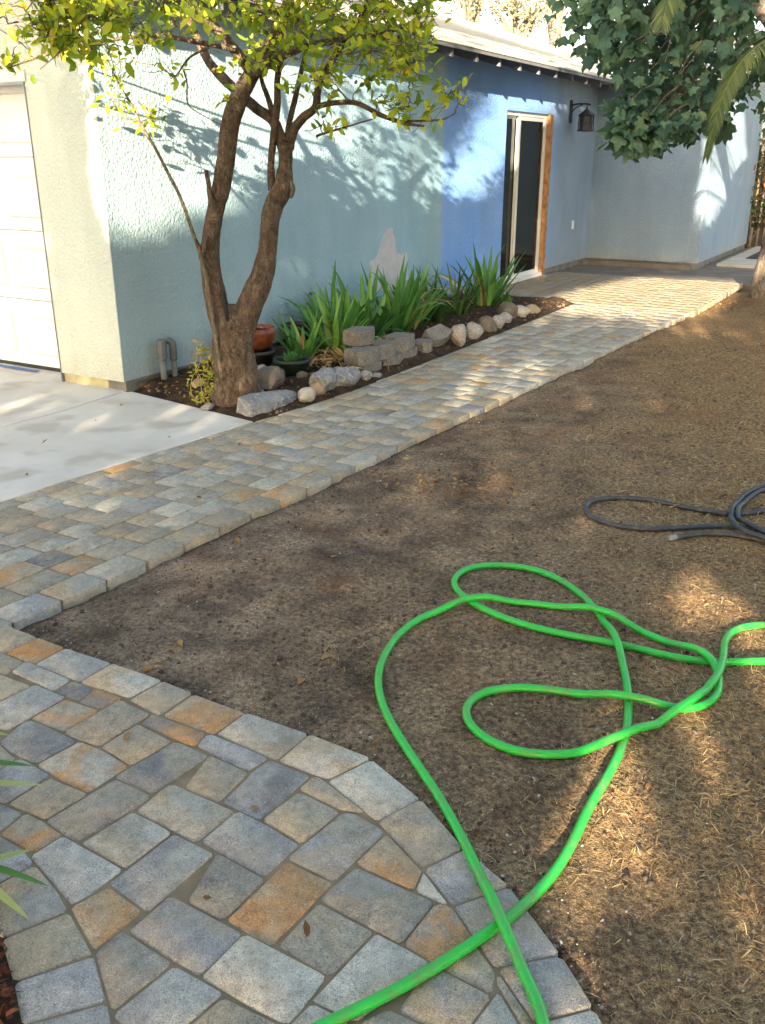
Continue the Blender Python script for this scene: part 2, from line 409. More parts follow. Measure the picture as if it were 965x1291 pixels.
MAT['palm'] = foliage('palm_leaflet', [(0, (.05, .09, .03)), (.6, (.12, .16, .05)), (1, (.22, .25, .08))], .5, .3)
MAT['agap'] = foliage('variegated_leaf', [(0, (.05, .17, .04)), (.45, (.11, .27, .06)), (.75, (.42, .46, .16)), (1, (.58, .56, .30))], .4, .3)
MAT['vine'] = foliage('vine_leaf', [(0, (.03, .055, .025)), (.6, (.07, .095, .04)), (1, (.16, .09, .07))], .6, .2)
MAT['lemon'] = simple('lemon_skin', (.72, .48, .03), (.66, .50, .05), 20, .45, .3, 200, .002, .4)
MAT['crumb'] = foliage('soil_crumb', [(0, (.045, .033, .026)), (.5, (.105, .078, .058)), (1, (.19, .15, .115))], .95, 0.0, .1)
MAT['pebble'] = foliage('pebble', [(0, (.18, .16, .135)), (.6, (.34, .32, .28)), (1, (.62, .60, .56))], .9, 0.0, .2)
def make_hose(name, c, c2, rough, dust):
    m, nt, b = new_mat(name)
    k = ramp(nt, noise(nt, 16, 7, rough=.75), [(.50, 0.0), (.64, dust)])
    setin(nt, b, 'Base Color', mix(nt, k, c, c2)); b.inputs['Roughness'].default_value = rough; b.inputs['Specular IOR Level'].default_value = .45
    bump(nt, b, noise(nt, 140, 3), .12, .002)
    return m
MAT['greenhose'] = make_hose('green_vinyl_hose', (.004, .43, .060), (.14, .20, .085), .34, .6)
MAT['blackhose'] = make_hose('black_rubber_hose', (.030, .037, .048), (.10, .085, .065), .55, .8)
def make_glass():
    m, nt, b = new_mat('door_glass')
    tr = nd(nt, 'ShaderNodeBsdfTransparent'); tr.inputs[0].default_value = (.13, .17, .165, 1)
    gl = nd(nt, 'ShaderNodeBsdfGlossy'); gl.inputs['Roughness'].default_value = .02; gl.inputs[0].default_value = (.9, .95, .95, 1)
    fr = nd(nt, 'ShaderNodeFresnel'); fr.inputs[0].default_value = 1.5
    ms = nd(nt, 'ShaderNodeMixShader'); nt.links.new(fr.outputs[0], ms.inputs[0]); nt.links.new(tr.outputs[0], ms.inputs[1]); nt.links.new(gl.outputs[0], ms.inputs[2])
    nt.links.new(ms.outputs[0], nt.nodes['Material Output'].inputs[0]); return m
MAT['glass'] = make_glass()

# ------------------------------------------------------------------ outlines on the ground
def o_right(s): return 2.40 + .055 * s                    # right edge of the paved path
CONC = [SO(G(0, 633)), SO(G(320, 532))]                   # driveway edge against the path
CL_M = (CONC[1][1] - CONC[0][1]) / (CONC[1][0] - CONC[0][0])
def o_left(s):
    if s < CONC[1][0]: return CONC[1][1] + (s - CONC[1][0]) * CL_M
    return CONC[1][1] + .10 * min(1, (s - CONC[1][0]) / .9) - .03 * max(0, s - 3) / 3
S_L1, O_L1 = CONC[1]
SLAB_S0, SLAB_O1, SLAB_S1 = 5.93, 2.76, 8.90
zA = (0, 780, 260 / 965); zB = (0, 1030, 260 / 965); zC = (240, 860, 260 / 965); zD = (240, 1030, 260 / 965); zE = (480, 980, 310 / 965); zP = (0, 0, 1)
TRACED = [  # outlines of the single pavers of the near walk, in enlarged views of the photograph, with their two tones
 (zA, [(0, 28), (160, 92), (30, 155), (-130, 95)], 'gt'), (zA, [(160, 92), (290, 139), (165, 202), (32, 155)], 'to'), (zA, [(290, 139), (510, 215), (378, 289), (165, 204)], 'bl'),
 (zA, [(510, 215), (745, 298), (620, 364), (378, 289)], 'lt'), (zA, [(745, 298), (890, 355), (760, 442), (620, 366)], 'tg'), (zA, [(890, 355), (1136, 447), (1011, 537), (760, 445)], 'to'),
 (zA, [(0, 160), (108, 205), (0, 262), (-110, 215)], 'gt'), (zA, [(106, 204), (328, 288), (258, 332), (58, 240)], 'lb'), (zA, [(328, 288), (440, 331), (375, 378), (262, 330)], 'gs'),
 (zA, [(440, 331), (556, 376), (470, 418), (378, 378)], 'os'), (zA, [(692, 450), (957, 545), (880, 592), (648, 488)], 'os'), (zC, [(75, 243), (366, 354), (276, 411), (38, 286)], 'bs'),
 (zA, [(0, 248), (158, 307), (-2, 387), (-160, 330)], 'tg'), (zA, [(157, 307), (301, 371), (45, 512), (-105, 440)], 'lb'), (zA, [(301, 371), (462, 424), (300, 527), (138, 466)], 'og'),
 (zA, [(545, 386), (694, 458), (481, 592), (302, 530)], 'gt'), (zA, [(642, 488), (792, 564), (612, 680), (482, 598)], 'tg'), (zA, [(140, 468), (357, 574), (181, 673), (8, 592)], 'sb'),
 (zA, [(359, 576), (600, 686), (407, 808), (182, 675)], 'lo'), (zA, [(834, 568), (976, 642), (716, 814), (542, 737)], 'sg'), (zC, [(85, 343), (272, 424), (142, 552), (-28, 482)], 'gt'),
 (zC, [(370, 357), (556, 434), (331, 637), (149, 552)], 'sb'), (zA, [(-5, 578), (80, 654), (-5, 702), (-90, 640)], 'gt'), (zA, [(80, 656), (226, 740), (40, 860), (-110, 782)], 'sb'),
 (zA, [(227, 741), (403, 814), (221, 936), (43, 861)], 'tg'), (zA, [(535, 748), (688, 838), (352, 1027), (224, 938)], 'sg'), (zP, [(214, 988), (295, 1024), (244, 1057), (175, 1021)], 'lt'),
 (zP, [(169, 1026), (210, 1053), (154, 1090), (112, 1061)], 'gl'), (zB, [(812, 86), (990, 182), (690, 442), (508, 312)], 'bl'), (zC, [(213, 610), (511, 756), (346, 912), (48, 746)], 'bl'),
 (zC, [(511, 503), (692, 594), (519, 753), (333, 641)], 'tg'), (zC, [(592, 439), (800, 606), (694, 592), (513, 500)], 'gt'), (zC, [(722, 600), (906, 705), (680, 918), (475, 806)], 'gb'),
 (zC, [(245, 150), (545, 251), (408, 364), (128, 240)], 'lg'), (zC, [(545, 251), (830, 363), (646, 453), (410, 364)], 'tl'), (zC, [(830, 364), (1058, 553), (885, 641), (646, 455)], 'lw'),
 (zE, [(140, 91), (312, 286), (170, 353), (-5, 164)], 'gt'), (zE, [(312, 287), (485, 430), (286, 502), (170, 355)], 'tb'), (zE, [(485, 432), (685, 698), (447, 748), (287, 505)], 'bg'),
 (zE, [(685, 700), (813, 906), (603, 963), (460, 750)], 'bt'), (zE, [(813, 908), (900, 1060), (700, 1110), (605, 965)], 'wl'), (zP, [(486, 1053), (532, 1102), (523, 1124), (455, 1084)], 'to'),
 (zE, [(170, 384), (250, 488), (134, 436)], 'lw'), (zP, [(452, 1092), (548, 1137), (508, 1187), (405, 1132)], 'gb'), (zE, [(222, 499), (276, 510), (371, 645), (241, 737), (95, 646)], 'og'),
 (zP, [(474, 1178), (541, 1215), (445, 1284), (395, 1260)], 'lw'), (zE, [(243, 740), (372, 648), (457, 755), (440, 852)], 'tg'), (zE, [(195, 729), (440, 858), (350, 975), (65, 914)], 'tb'),
 (zE, [(463, 830), (565, 1000), (335, 1000)], 'lw'), (zE, [(458, 757), (602, 965), (572, 1005), (466, 826)], 'tg'), (zE, [(60, 918), (230, 1000), (60, 1060), (-45, 965)], 'gl'),
 (zD, [(446, 208), (657, 311), (388, 593), (173, 475)], 'ot'), (zD, [(125, 186), (335, 279), (168, 464), (-4, 392)], 'gs'), (zP, [(214, 1128), (304, 1176), (255, 1226), (165, 1173)], 'bt'),
 (zD, [(250, 550), (628, 747), (455, 972), (62, 740)], 'lw'), (zD, [(592, 417), (837, 532), (656, 738), (418, 600)], 'gt'), (zP, [(216, 1216), (280, 1254), (215, 1310), (141, 1275)], 'bl'),
 (zP, [(282, 1255), (361, 1294), (300, 1335), (219, 1308)], 'tg'), (zP, [(391, 1265), (433, 1286), (402, 1312), (362, 1293)], 'gl'),
 (zB, [(110, -20), (266, 75), (155, 166), (-2, 75)], 'og'), (zA, [(-5, 870), (102, 914), (0, 985), (-90, 935)], 'sb'), (zB, [(288, 86), (567, 240), (366, 392), (302, 352), (149, 172)], 'bl'),
 (zB, [(490, 334), (668, 441), (442, 627), (336, 432), (366, 396)], 'ot'), (zB, [(585, 546), (792, 680), (527, 908), (446, 628)], 'gs'),
 (zB, [(-5, 82), (150, 222), (-70, 340), (-200, 210)], 'bs'), (zB, [(152, 224), (308, 437), (32, 552), (-68, 342)], 'bt'), (zB, [(328, 447), (427, 645), (97, 757), (38, 556)], 'tg'),
 (zB, [(427, 647), (497, 862), (137, 963), (100, 758)], 'bl'), (zB, [(499, 866), (530, 1010), (150, 1085), (139, 966)], 'bg'), (zB, [(530, 1012), (540, 1150), (170, 1220), (152, 1087)], 'tl')]
def traced_poly(z, pts): return [G(z[0] + x * z[2], z[1] + y * z[2]) for x, y in pts]
WALK_OUT = [G(-260, 860), G(-60, 775), G(0, 786), G(43, 804), G(137, 838), G(240, 875), G(306, 900), G(387, 927), G(464, 958), G(525, 1009), G(580, 1072), G(636, 1119), G(700, 1204), G(741, 1272), G(790, 1400), G(150, 1420),
            G(40, 1330), G(27, 1235), G(8, 1178), G(-20, 1130), G(-80, 1090), G(-300, 1000)]

# ------------------------------------------------------------------ the ground
def axis(a, b, fine, lo, hi):
    v = list(np.arange(a, b + 1e-6, fine)); st = fine; x = a
    L = []
    while x > lo: st *= 1.35; x -= st; L.append(max(x, lo))
    st = fine; x = b; R = []
    while x < hi: st *= 1.35; x += st; R.append(min(x, hi))
    return L[::-1] + v + R
gx = axis(-1.7, 3.6, .035, -400, 400); gy = axis(1.0, 9.2, .035, -300, 900)
walk2 = [(p.x, p.y) for p in WALK_OUT]
def ground_z(x, y):
    s, o = SO((x, y))
    if o < o_right(s) - .02 and -8 < s < 9: return -.11
    if s > 5.8 and o < 4.2 and s < 30: return -.11 if o < SLAB_O1 else -.03
    if o < .4: return -.11
    z = -.022 + .016 * mn.noise((x * 2.3, y * 2.3, 0)) + .010 * mn.noise((x * 9, y * 9, 3)) + .006 * mn.noise((x * 28, y * 28, 5))
    d = o - o_right(s)
    if d < .22: z -= (.22 - d) / .22 * (.030 if s < 3 else .012) * (0.75 + .7 * mn.noise((s * 1.5, 2, 0)))
    if y < 4 and inside(walk2, x, y): return -.10
    return min(z, -.004)
V = np.array([(x, y, ground_z(x, y)) for y in gy for x in gx], dtype=np.float32)
nx, ny = len(gx), len(gy)
idx = np.arange(nx * ny).reshape(ny, nx)
Fc = np.stack([idx[:-1, :-1].ravel(), idx[:-1, 1:].ravel(), idx[1:, 1:].ravel(), idx[1:, :-1].ravel()], 1)
ground = link(bpy.data.objects.new('ground', np_mesh('ground', V, Fc, MAT['soil'], True)), kind='structure')

# ------------------------------------------------------------------ pavers
TONE = {'l': (.475, .445, .375), 'w': (.57, .53, .435), 'b': (.365, .352, .335), 's': (.215, .207, .205), 'g': (.36, .315, .245), 't': (.465, .365, .245), 'o': (.50, .265, .11)}
def shrink(poly, d):
    n = len(poly); out = []
    if area(poly) < 0: poly = poly[::-1]
    for i in range(n):
        p0, p1, p2 = (Vector((poly[j % n][0], poly[j % n][1])) for j in (i - 1, i, i + 1))
        e1 = (p1 - p0).normalized(); e2 = (p2 - p1).normalized()
        n1 = Vector((-e1.y, e1.x)); n2 = Vector((-e2.y, e2.x))
        b = n1 + n2; k = max(b.length_squared / 2, .25)
        out.append(p1 + b / k * d)
    return out
def chamfer(poly, r):
    n = len(poly); out = []
    for i in range(n):
        p0, p1, p2 = poly[i - 1], poly[i], poly[(i + 1) % n]
        for q in (p0, p2):
            L = (q - p1).length; out.append(p1 + (q - p1) * min(r * rng.uniform(.7, 1.4) / max(L, 1e-6), .35))
    return out
def paver_geo(poly, gap=.0022, top=0.0):
    P = shrink(poly, gap)
    if area(P) < .0006: return None
    rim = chamfer(P, .008)
    c = sum(rim, Vector((0, 0))) / len(rim)
    k = len(rim)
    inner = [c + (q - c) * (1 - .0065 / max((q - c).length, .02)) for q in rim]
    tx, ty = rng.gauss(0, .010), rng.gauss(0, .010)
    zt = lambda q: top + tx * (q.x - c.x) + ty * (q.y - c.y)
    vs = [(q.x - c.x, q.y - c.y, -.06) for q in rim] + [(q.x - c.x, q.y - c.y, zt(q) - .0045) for q in rim] + [(q.x - c.x, q.y - c.y, zt(q)) for q in inner]
    fs = [(i, (i + 1) % k, k + (i + 1) % k, k + i) for i in range(k)] + [(k + i, k + (i + 1) % k, 2 * k + (i + 1) % k, 2 * k + i) for i in range(k)] + [tuple(range(2 * k, 3 * k))]
    return vs, fs, Vector((c.x, c.y, 0))
def add_paver(poly, tones, parent, top=0.0, tint=(1, 1, 1)):
    g_ = paver_geo(poly, top=top)
    if not g_: return None
    o = mesh_obj('paver', g_[0], g_[1], MAT['paver'], parent, loc=g_[2])
    smooth_by_angle(o, 50)
    j = rng.uniform(.86, 1.12)
    c1, c2 = (tuple(a_ * b_ for a_, b_ in zip(TONE[t_], tint)) for t_ in tones)
    o.color = (c1[0] * j, c1[1] * j, c1[2] * j, 1); o['tone'] = [c * j for c in c2]
    return o
def flat(name, poly, z, mat, **kw):
    P = [Vector((p[0], p[1], z)) for p in poly]
    if area(P) < 0: P = P[::-1]
    return mesh_obj(name, P, [tuple(range(len(P)))], mat, **kw)

walk = flat('walkway', WALK_OUT, -.0045, MAT['sand'], kind='structure')
polys = [[Vector((p.x, p.y)) for p in traced_poly(z, pts)] for z, pts, tones in TRACED]
def near_on(a, b, p):
    d = b - a; t = max(0, min(1, (p - a).dot(d) / max(d.length_squared, 1e-9))); return a + d * t
def ccw(P): return P if area(P) > 0 else P[::-1]
polys = [ccw(P) for P in polys]
def spread(P, ax):
    v = [p.dot(ax) for p in P]; return min(v), max(v)
fitted = []
for i, P in enumerate(polys):                            # widen each outline, then cut it back halfway to every neighbour: even joints
    E = shrink(P, -.016)
    ci = sum(P, Vector((0, 0))) / len(P)
    for j, R in enumerate(polys):
        if i == j or min((a_ - b_).length for a_ in P for b_ in R) > .30: continue
        best = None
        for S_, sg in ((P, 1), (R, -1)):
            for k in range(len(S_)):
                e_ = (S_[k] - S_[k - 1]).normalized(); ax = Vector((e_.y, -e_.x)) * sg
                g_ = spread(R, ax)[0] - spread(P, ax)[1]
                if best is None or g_ > best[0]: best = (g_, ax, spread(P, ax)[1] + g_ / 2)
        g_, ax, lim = best
        if g_ > .05: continue
        E = [Vector(q) for q in clip(E, ax * lim, -ax)]
        if len(E) < 3: break
    fitted.append(E if len(E) >= 3 else P)
polys = fitted
for P, (z, pts, tones) in zip(polys, TRACED):
    add_paver(P, tones, walk, top=rng.gauss(0, .0012))
# the walk goes on to the left, out of the picture
e1 = (G(160, 804) - G(0, 788)).normalized(); e1 = Vector((e1.x, e1.y)); e2 = Vector((-e1.y, e1.x)); org = Vector((G(-75, 905).x, G(-75, 905).y))
for r in range(-7, 5):
    x = -.05 + rng.uniform(-.1, 0)
    while x > -1.3:
        w = rng.choice((.15, .22, .22)); q = [org + e1 * (x - a) + e2 * (r * .15 + b) for a, b in ((0, 0), (0, .15), (w, .15), (w, 0))]
        x -= w
        if all(inside(walk2, p.x, p.y) for p in q) and all((Vector((p.x, p.y, -H)).to_2d() is not None) and SO(p)[1] > o_right(SO(p)[0]) + .02 for p in q):
            px_ok = True
            for p in q:
                f_ = p.y * math.cos(PITCH) + H * math.sin(PITCH); u_ = CX + F * p.x / f_
                if u_ > -38: px_ok = False
            if px_ok: add_paver(q, rng.choice(('lb', 'gt', 'tg', 'bl', 'og', 'sb')), walk)

path_poly = [W(s, o_right(s) - .008) for s in (-7, -3, 0, 3, SLAB_S0)] + [W(s, o_left(s) + .0) for s in (SLAB_S0, 5, 3, 2, .8, S_L1, -3, -7)]
path = flat('path', path_poly, -.0045, MAT['sand'], kind='structure')
ROW = .149
path_pavers = []
for r in range(0, 10):
    s = -6.9 + rng.uniform(0, .2)
    d0 = r * ROW
    while s < SLAB_S0 + .1:
        w = rng.choice((.22, .22, .23)) if r == 0 else rng.choice((.15, .15, .22, .22, .22, .18))
        s0, s1 = s, s + w; s = s1
        q = [W(a, o_right(a) - d) for a, d in ((s0, d0), (s1, d0), (s1, d0 + ROW), (s0, d0 + ROW))]
        q = [(p.x, p.y) for p in q]
        mid = .5 * (s0 + s1)
        a, b = (W(-7, o_left(-7)), W(S_L1, O_L1)) if mid < S_L1 else (W(mid - .2, o_left(mid - .2)), W(mid + .2, o_left(mid + .2)))
        dr = (b - a); nr = (dr.y, -dr.x)
        q = clip(q, a, nr)
        if len(q) >= 3: q = clip(q, W(SLAB_S0 - .006, 0), (-U.x, -U.y))
        if len(q) < 3 or abs(area(q)) < .0012: continue
        cx = sum(p[0] for p in q) / len(q); cy = sum(p[1] for p in q) / len(q)
        f_ = cy * math.cos(PITCH) + H * math.sin(PITCH); u_ = CX + F * cx / f_
        path_pavers.append((u_ < -20, cy, q, r))
path_pavers.sort(key=lambda t: (t[0], t[1]))
TW = ['gt', 'tg', 'lg', 'bl', 'gl', 'lt', 'gb', 'tl', 'lb', 'ot', 'to', 'bs', 'og', 'lw', 'gs', 'wl', 'gg', 'll']
WT = [9, 7, 9, 7, 9, 7, 5, 5, 6, 2.5, 4, 2.5, 1.5, 4, 3, 3, 7, 7]
far = MB()
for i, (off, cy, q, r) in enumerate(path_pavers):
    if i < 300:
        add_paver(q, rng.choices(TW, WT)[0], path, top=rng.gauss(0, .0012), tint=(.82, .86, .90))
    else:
        g_ = paver_geo(q, top=rng.gauss(0, .0012))
        if g_: far.add([Vector(v) + g_[2] for v in g_[0]], g_[1])
fo = far.build('far_pavers', MAT['paver_far'], path, kind='stuff'); smooth_by_angle(fo, 50)

# ------------------------------------------------------------------ driveway, patio
def slab(name, poly, z0, z1, mat, parent=None, bev=.006, **kw):
    P = [Vector((p[0], p[1])) for p in poly]
    if area(P) < 0: P = P[::-1]
    I = shrink(P, bev); n = len(P)
    vs = [(p.x, p.y, z0) for p in P] + [(p.x, p.y, z1 - bev) for p in P] + [(p.x, p.y, z1) for p in I]
    fs = [(i, (i + 1) % n, n + (i + 1) % n, n + i) for i in range(n)] + [(n + i, n + (i + 1) % n, 2 * n + (i + 1) % n, 2 * n + i) for i in range(n)] + [tuple(range(2 * n, 3 * n))]
    return mesh_obj(name, vs, fs, mat, parent, **kw)
eps = Vector((N.x, N.y, 0)) * .003
jA, jB, jC = W(-.02, -.02), G(70, 521), G(0, 539)
far_end = W(-1.6, -4.5)
d_edge = (W(-7, o_left(-7)), W(S_L1, O_L1))
jext = jC + (jC - jB) * 6
slab('driveway', [jA, jB, jC, jext, W(-9, -5.5), W(.42, -5.5), W(.42, -.97), W(.42, -.85), W(.0, -.0)], -.12, .004, MAT['concrete'], kind='structure')
gap = Vector((.010, -.010, 0))
slab('driveway', [jA + gap, W(.03, .03), d_edge[1] - eps, d_edge[0] - eps, jext + gap * 3, jC + gap, jB + gap], -.12, .004, MAT['concrete'], kind='structure')
patio = flat('patio', [W(SLAB_S0, .02), W(SLAB_S0, SLAB_O1), W(SLAB_S1, SLAB_O1), W(SLAB_S1, .02)], -.0045, MAT['sand'], kind='structure')
pm = MB(); o_ = .03
while o_ < SLAB_O1 - .01:
    s_ = SLAB_S0 + .002; o2 = min(o_ + ROW, SLAB_O1)
    while s_ < SLAB_S1 - .02:
        w = min(rng.choice((.15, .22, .22, .18)), SLAB_S1 - s_)
        g_ = paver_geo([tuple(W(s_, o_)[:2]), tuple(W(s_ + w, o_)[:2]), tuple(W(s_ + w, o2)[:2]), tuple(W(s_, o2)[:2])], top=rng.gauss(0, .0012) + .001)
        if g_: pm.add([Vector(v) + g_[2] for v in g_[0]], g_[1])
        s_ += w
    o_ = o2
pf = pm.build('patio_pavers', MAT['paver_patio'], patio, kind='stuff'); smooth_by_angle(pf, 50)
slab('back_patio', [W(SLAB_S1 + .01, .02), W(SLAB_S1 + .01, 3.4), W(19.5, 3.4), W(19.5, 1.82), W(10.38, 1.82), W(10.38, .02)], -.12, -.012, MAT['oldslab'], kind='structure')
slab('stepping_slab', [W(11.0, 1.98), W(10.9, 3.0), W(14.6, 3.1), W(14.6, 2.0)], -.05, .035, MAT['slab'], label='pale concrete slab with a dark grate beside the far wall', category='slab')
dm = MB(); q0 = G(893, 331); 
for i in range(14):
    s_ = 12.0 + i * .11
    dm.add([W(s_, 2.25, .048), W(s_ + .07, 2.25, .048), W(s_ + .07, 2.80, .048), W(s_, 2.80, .048)] + [W(s_, 2.25, .036), W(s_ + .07, 2.25, .036), W(s_ + .07, 2.80, .036), W(s_, 2.80, .036)],
           [(0, 1, 2, 3), (0, 4, 5, 1), (1, 5, 6, 2), (2, 6, 7, 3), (3, 7, 4, 0)])
dm.build('door_mat', MAT['iron'], label='dark ribbed mat lying on the pale slab by the far wall', category='mat')

# ------------------------------------------------------------------ house  (local x = along the long wall, y = -out, z = up)
house = empty('house', A0, math.pi / 2 - AZ, 'single-storey stucco house, pale teal and blue walls, garage door and sliding door', 'house')
WT_ = 2.75; ZB = .075; T = .18
D0, D1, DT = 6.86, 8.47, 2.17          # sliding door opening
S_IN = 10.44; O_IN = 1.80; S_END = 14.6
def box(name, x0, x1, y0, y1, z0, z1, mat, parent=house, **kw):
    return MB().box(x0, x1, y0, y1, z0, z1).build(name, mat, parent, **kw)
def wall_with_hole(name, x0, x1, h0, h1, ht, y0, y1, z0, z1, mat):
    m = MB()
    # outer and inner faces with an opening, butted so that no two faces overlap
    for y, flip in ((y0, 0), (y1, 1)):
        vs = [(x0, y, z0), (h0, y, z0), (h0, y, ht), (h1, y, ht), (h1, y, z0), (x1, y, z0), (x1, y, z1), (x0, y, z1), (h0, y, z1), (h1, y, z1)]
        fs = [(0, 1, 2, 8, 7), (2, 3, 9, 8), (4, 5, 6, 9, 3)]
        m.add(vs, [f[::-1] for f in fs] if flip else fs)
    for a, b in (((x0, z0), (x0, z1)), ((x0, z1), (x1, z1)), ((x1, z1), (x1, z0)), ((x1, z0), (h1, z0)), ((h1, z0), (h1, ht)), ((h1, ht), (h0, ht)), ((h0, ht), (h0, z0)), ((h0, z0), (x0, z0))):
        m.add([(a[0], y0, a[1]), (b[0], y0, b[1]), (b[0], y1, b[1]), (a[0], y1, a[1])], [(0, 1, 2, 3)])
    return m.build(name, mat, house)
wall_with_hole('wall', 0, S_IN, D0, D1, DT, 0, T, ZB, WT_, MAT['stucco'])
GD0, GD1, GDT = .66, 3.2, 2.14           # garage opening (distance from the corner)
m = MB()
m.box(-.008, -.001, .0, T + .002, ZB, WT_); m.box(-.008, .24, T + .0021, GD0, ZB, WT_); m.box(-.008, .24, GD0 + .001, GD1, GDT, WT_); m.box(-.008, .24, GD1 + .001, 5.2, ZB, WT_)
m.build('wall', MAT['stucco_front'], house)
box('wall', S_IN, S_IN + T, -O_IN + T, -.001, ZB, 2.75, MAT['stucco'])
box('wall', S_IN, S_END, -O_IN, -O_IN + T - .001, ZB, 2.75, MAT['stucco'])
box('wall', S_END - T, S_END, -O_IN + T, 4, ZB, 2.75, MAT['stucco'])
# footings, set back a little from the stucco
m = MB(); m.box(.02, D0, .012, T, -.2, ZB); m.box(D1, S_IN, .012, T, -.2, ZB); m.box(S_IN + .004, S_END, -O_IN + .02, -O_IN + T, -.2, ZB + .001); m.box(S_IN + .02, S_IN + T, -O_IN + T, .01, -.2, ZB)
m.build('footing', MAT['footing'], house)
m = MB(); m.box(.012, .24, T + .001, GD0 - .01, -.2, ZB - .001); m.build('footing', MAT['ypaint'], house)
box('weep_screed', .0, D0 - .02, -.012, .0, ZB - .012, ZB + .004, MAT['footing'])
# low concrete ledge along the inner corner
m = MB(); m.box(S_IN - .22, S_IN + .003, -1.72, .0, -.05, .055); m.build('ledge', MAT['oldslab'], house)
# pale plaster patch left unpainted on the long wall
pts = [(466, 352), (467, 329), (474, 326), (478, 312), (482, 299), (488, 288), (494, 287), (497, 296), (500, 318), (504, 321), (513, 319), (515, 352), (508, 366), (470, 368)]
pp = []
for i_, p in enumerate(pts):
    q_ = pts[(i_ + 1) % len(pts)]
    for t_ in (0, .33, .66): pp.append(WP(p[0] + (q_[0] - p[0]) * t_ + rng.uniform(-1.1, 1.1), p[1] + (q_[1] - p[1]) * t_ + rng.uniform(-1.1, 1.1)))
n = len(pp)
m = MB(); m.add([(a, -.0045, b) for a, b in pp] + [(a, .002, b) for a, b in pp], [tuple(range(n)), *[(i, n + i, n + (i + 1) % n, (i + 1) % n) for i in range(n)]])
m.build('plaster_patch', MAT['primer'], house, label='pale unpainted plaster patch with ragged edge')
# garage door: four sections of raised panels
gd = empty('garage_door', (0, 0, 0)); gd.parent = house
gx0 = .215
for i in range(4):
    z0 = .035 + i * .5265
    m = MB(); m.box(gx0, gx0 + .04, GD0 + .02, GD1 - .02, z0, z0 + .520)
    sec = m.build('section', MAT['white'], gd)
    for j in range(4):
        a = GD0 + .14 + j * .60; b = a + .46
        r = MB()
        for (i0, i1, d0, d1) in ((0, .03, 0, .014), (.03, .06, .014, .014), (.06, .085, .014, .002)):
            pass
        def rect(k): return [(a + k, z0 + .09 + k), (b - k, z0 + .09 + k), (b - k, z0 + .43 - k), (a + k, z0 + .43 - k)]
        rings = [(0, .0005), (.012, .016), (.03, .016), (.055, .004)]
        for k, d in rings: r.v += [(gx0 - d, y, z) for y, z in rect(k)]
        for q in range(3):
            for c in range(4): r.f.append((q * 4 + c, q * 4 + (c + 1) % 4, q * 4 + 4 + (c + 1) % 4, q * 4 + 4 + c))
        r.f.append((12, 13, 14, 15))
        r.build('panel', MAT['white'], sec)
m = MB(); m.box(-.012, .19, GD0 - .012, GD0 - .001, .0, GDT - .05); m.build('jamb', MAT['tailwood'], gd)
box('lintel', -.02, .20, GD0 - .03, GD1, GDT - .045, GDT + .03, MAT['vinyl'], gd)
box('weather_strip', gx0 - .004, gx0 + .036, GD0 + .02, GD1 - .02, .006, .034, MAT['iron'], gd)
# sliding glass door
sd = empty('sliding_door', (0, 0, 0)); sd.parent = house
box('frame', D0 + .002, D0 + .02, .03, .13, .045, DT - .05, MAT['vinyl'], sd); box('frame', D0 + .002, D1 - .13, .03, .13, DT - .05, DT - .002, MAT['vinyl'], sd)
box('frame', D1 - .165, D1 - .13, .03, .13, .045, DT - .05, MAT['vinyl'], sd); box('sill', D0 + .002, D1 - .13, -.03, .13, .0, .045, MAT['vinyl'], sd)
ms_ = 7.36
lf = empty('fixed_leaf', (0, 0, 0)); lf.parent = sd
box('pane', D0 + .021, ms_ - .005, .085, .093, .09, DT - .09, MAT['glass'], lf); box('rail', D0 + .021, ms_ - .005, .08, .10, .046, .09, MAT['vinyl'], lf); box('rail', D0 + .021, ms_ - .005, .08, .10, DT - .09, DT - .051, MAT['vinyl'], lf)
sl = empty('sliding_leaf', (0, 0, 0)); sl.parent = sd
box('stile', ms_, ms_ + .062, .035, .075, .046, DT - .051, MAT['vinyl'], sl)
box('pane', ms_ + .063, D1 - .206, .05, .058, .10, DT - .10, MAT['glass'], sl); box('rail', ms_ + .063, D1 - .206, .04, .07, .046, .10, MAT['vinyl'], sl); box('rail', ms_ + .063, D1 - .206, .04, .07, DT - .10, DT - .051, MAT['vinyl'], sl)
box('stile', D1 - .205, D1 - .166, .035, .075, .046, DT - .051, MAT['vinyl'], sl)
box('trim', D1 - .128, D1 - .002, -.022, .10, .0, DT - .003, MAT['pine'], sd, label='raw orange pine trim board')
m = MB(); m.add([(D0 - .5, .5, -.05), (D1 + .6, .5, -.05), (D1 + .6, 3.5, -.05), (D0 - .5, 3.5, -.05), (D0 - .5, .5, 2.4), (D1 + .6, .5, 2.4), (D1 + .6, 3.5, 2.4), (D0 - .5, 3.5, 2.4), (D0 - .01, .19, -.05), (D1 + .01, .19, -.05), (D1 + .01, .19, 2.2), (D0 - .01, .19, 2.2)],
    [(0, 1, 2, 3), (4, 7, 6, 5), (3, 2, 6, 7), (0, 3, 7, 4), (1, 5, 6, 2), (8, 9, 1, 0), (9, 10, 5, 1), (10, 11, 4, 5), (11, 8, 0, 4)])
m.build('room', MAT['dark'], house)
box('switch_plate', 9.60, 9.68, -.012, -.001, .575, .70, MAT['white'])
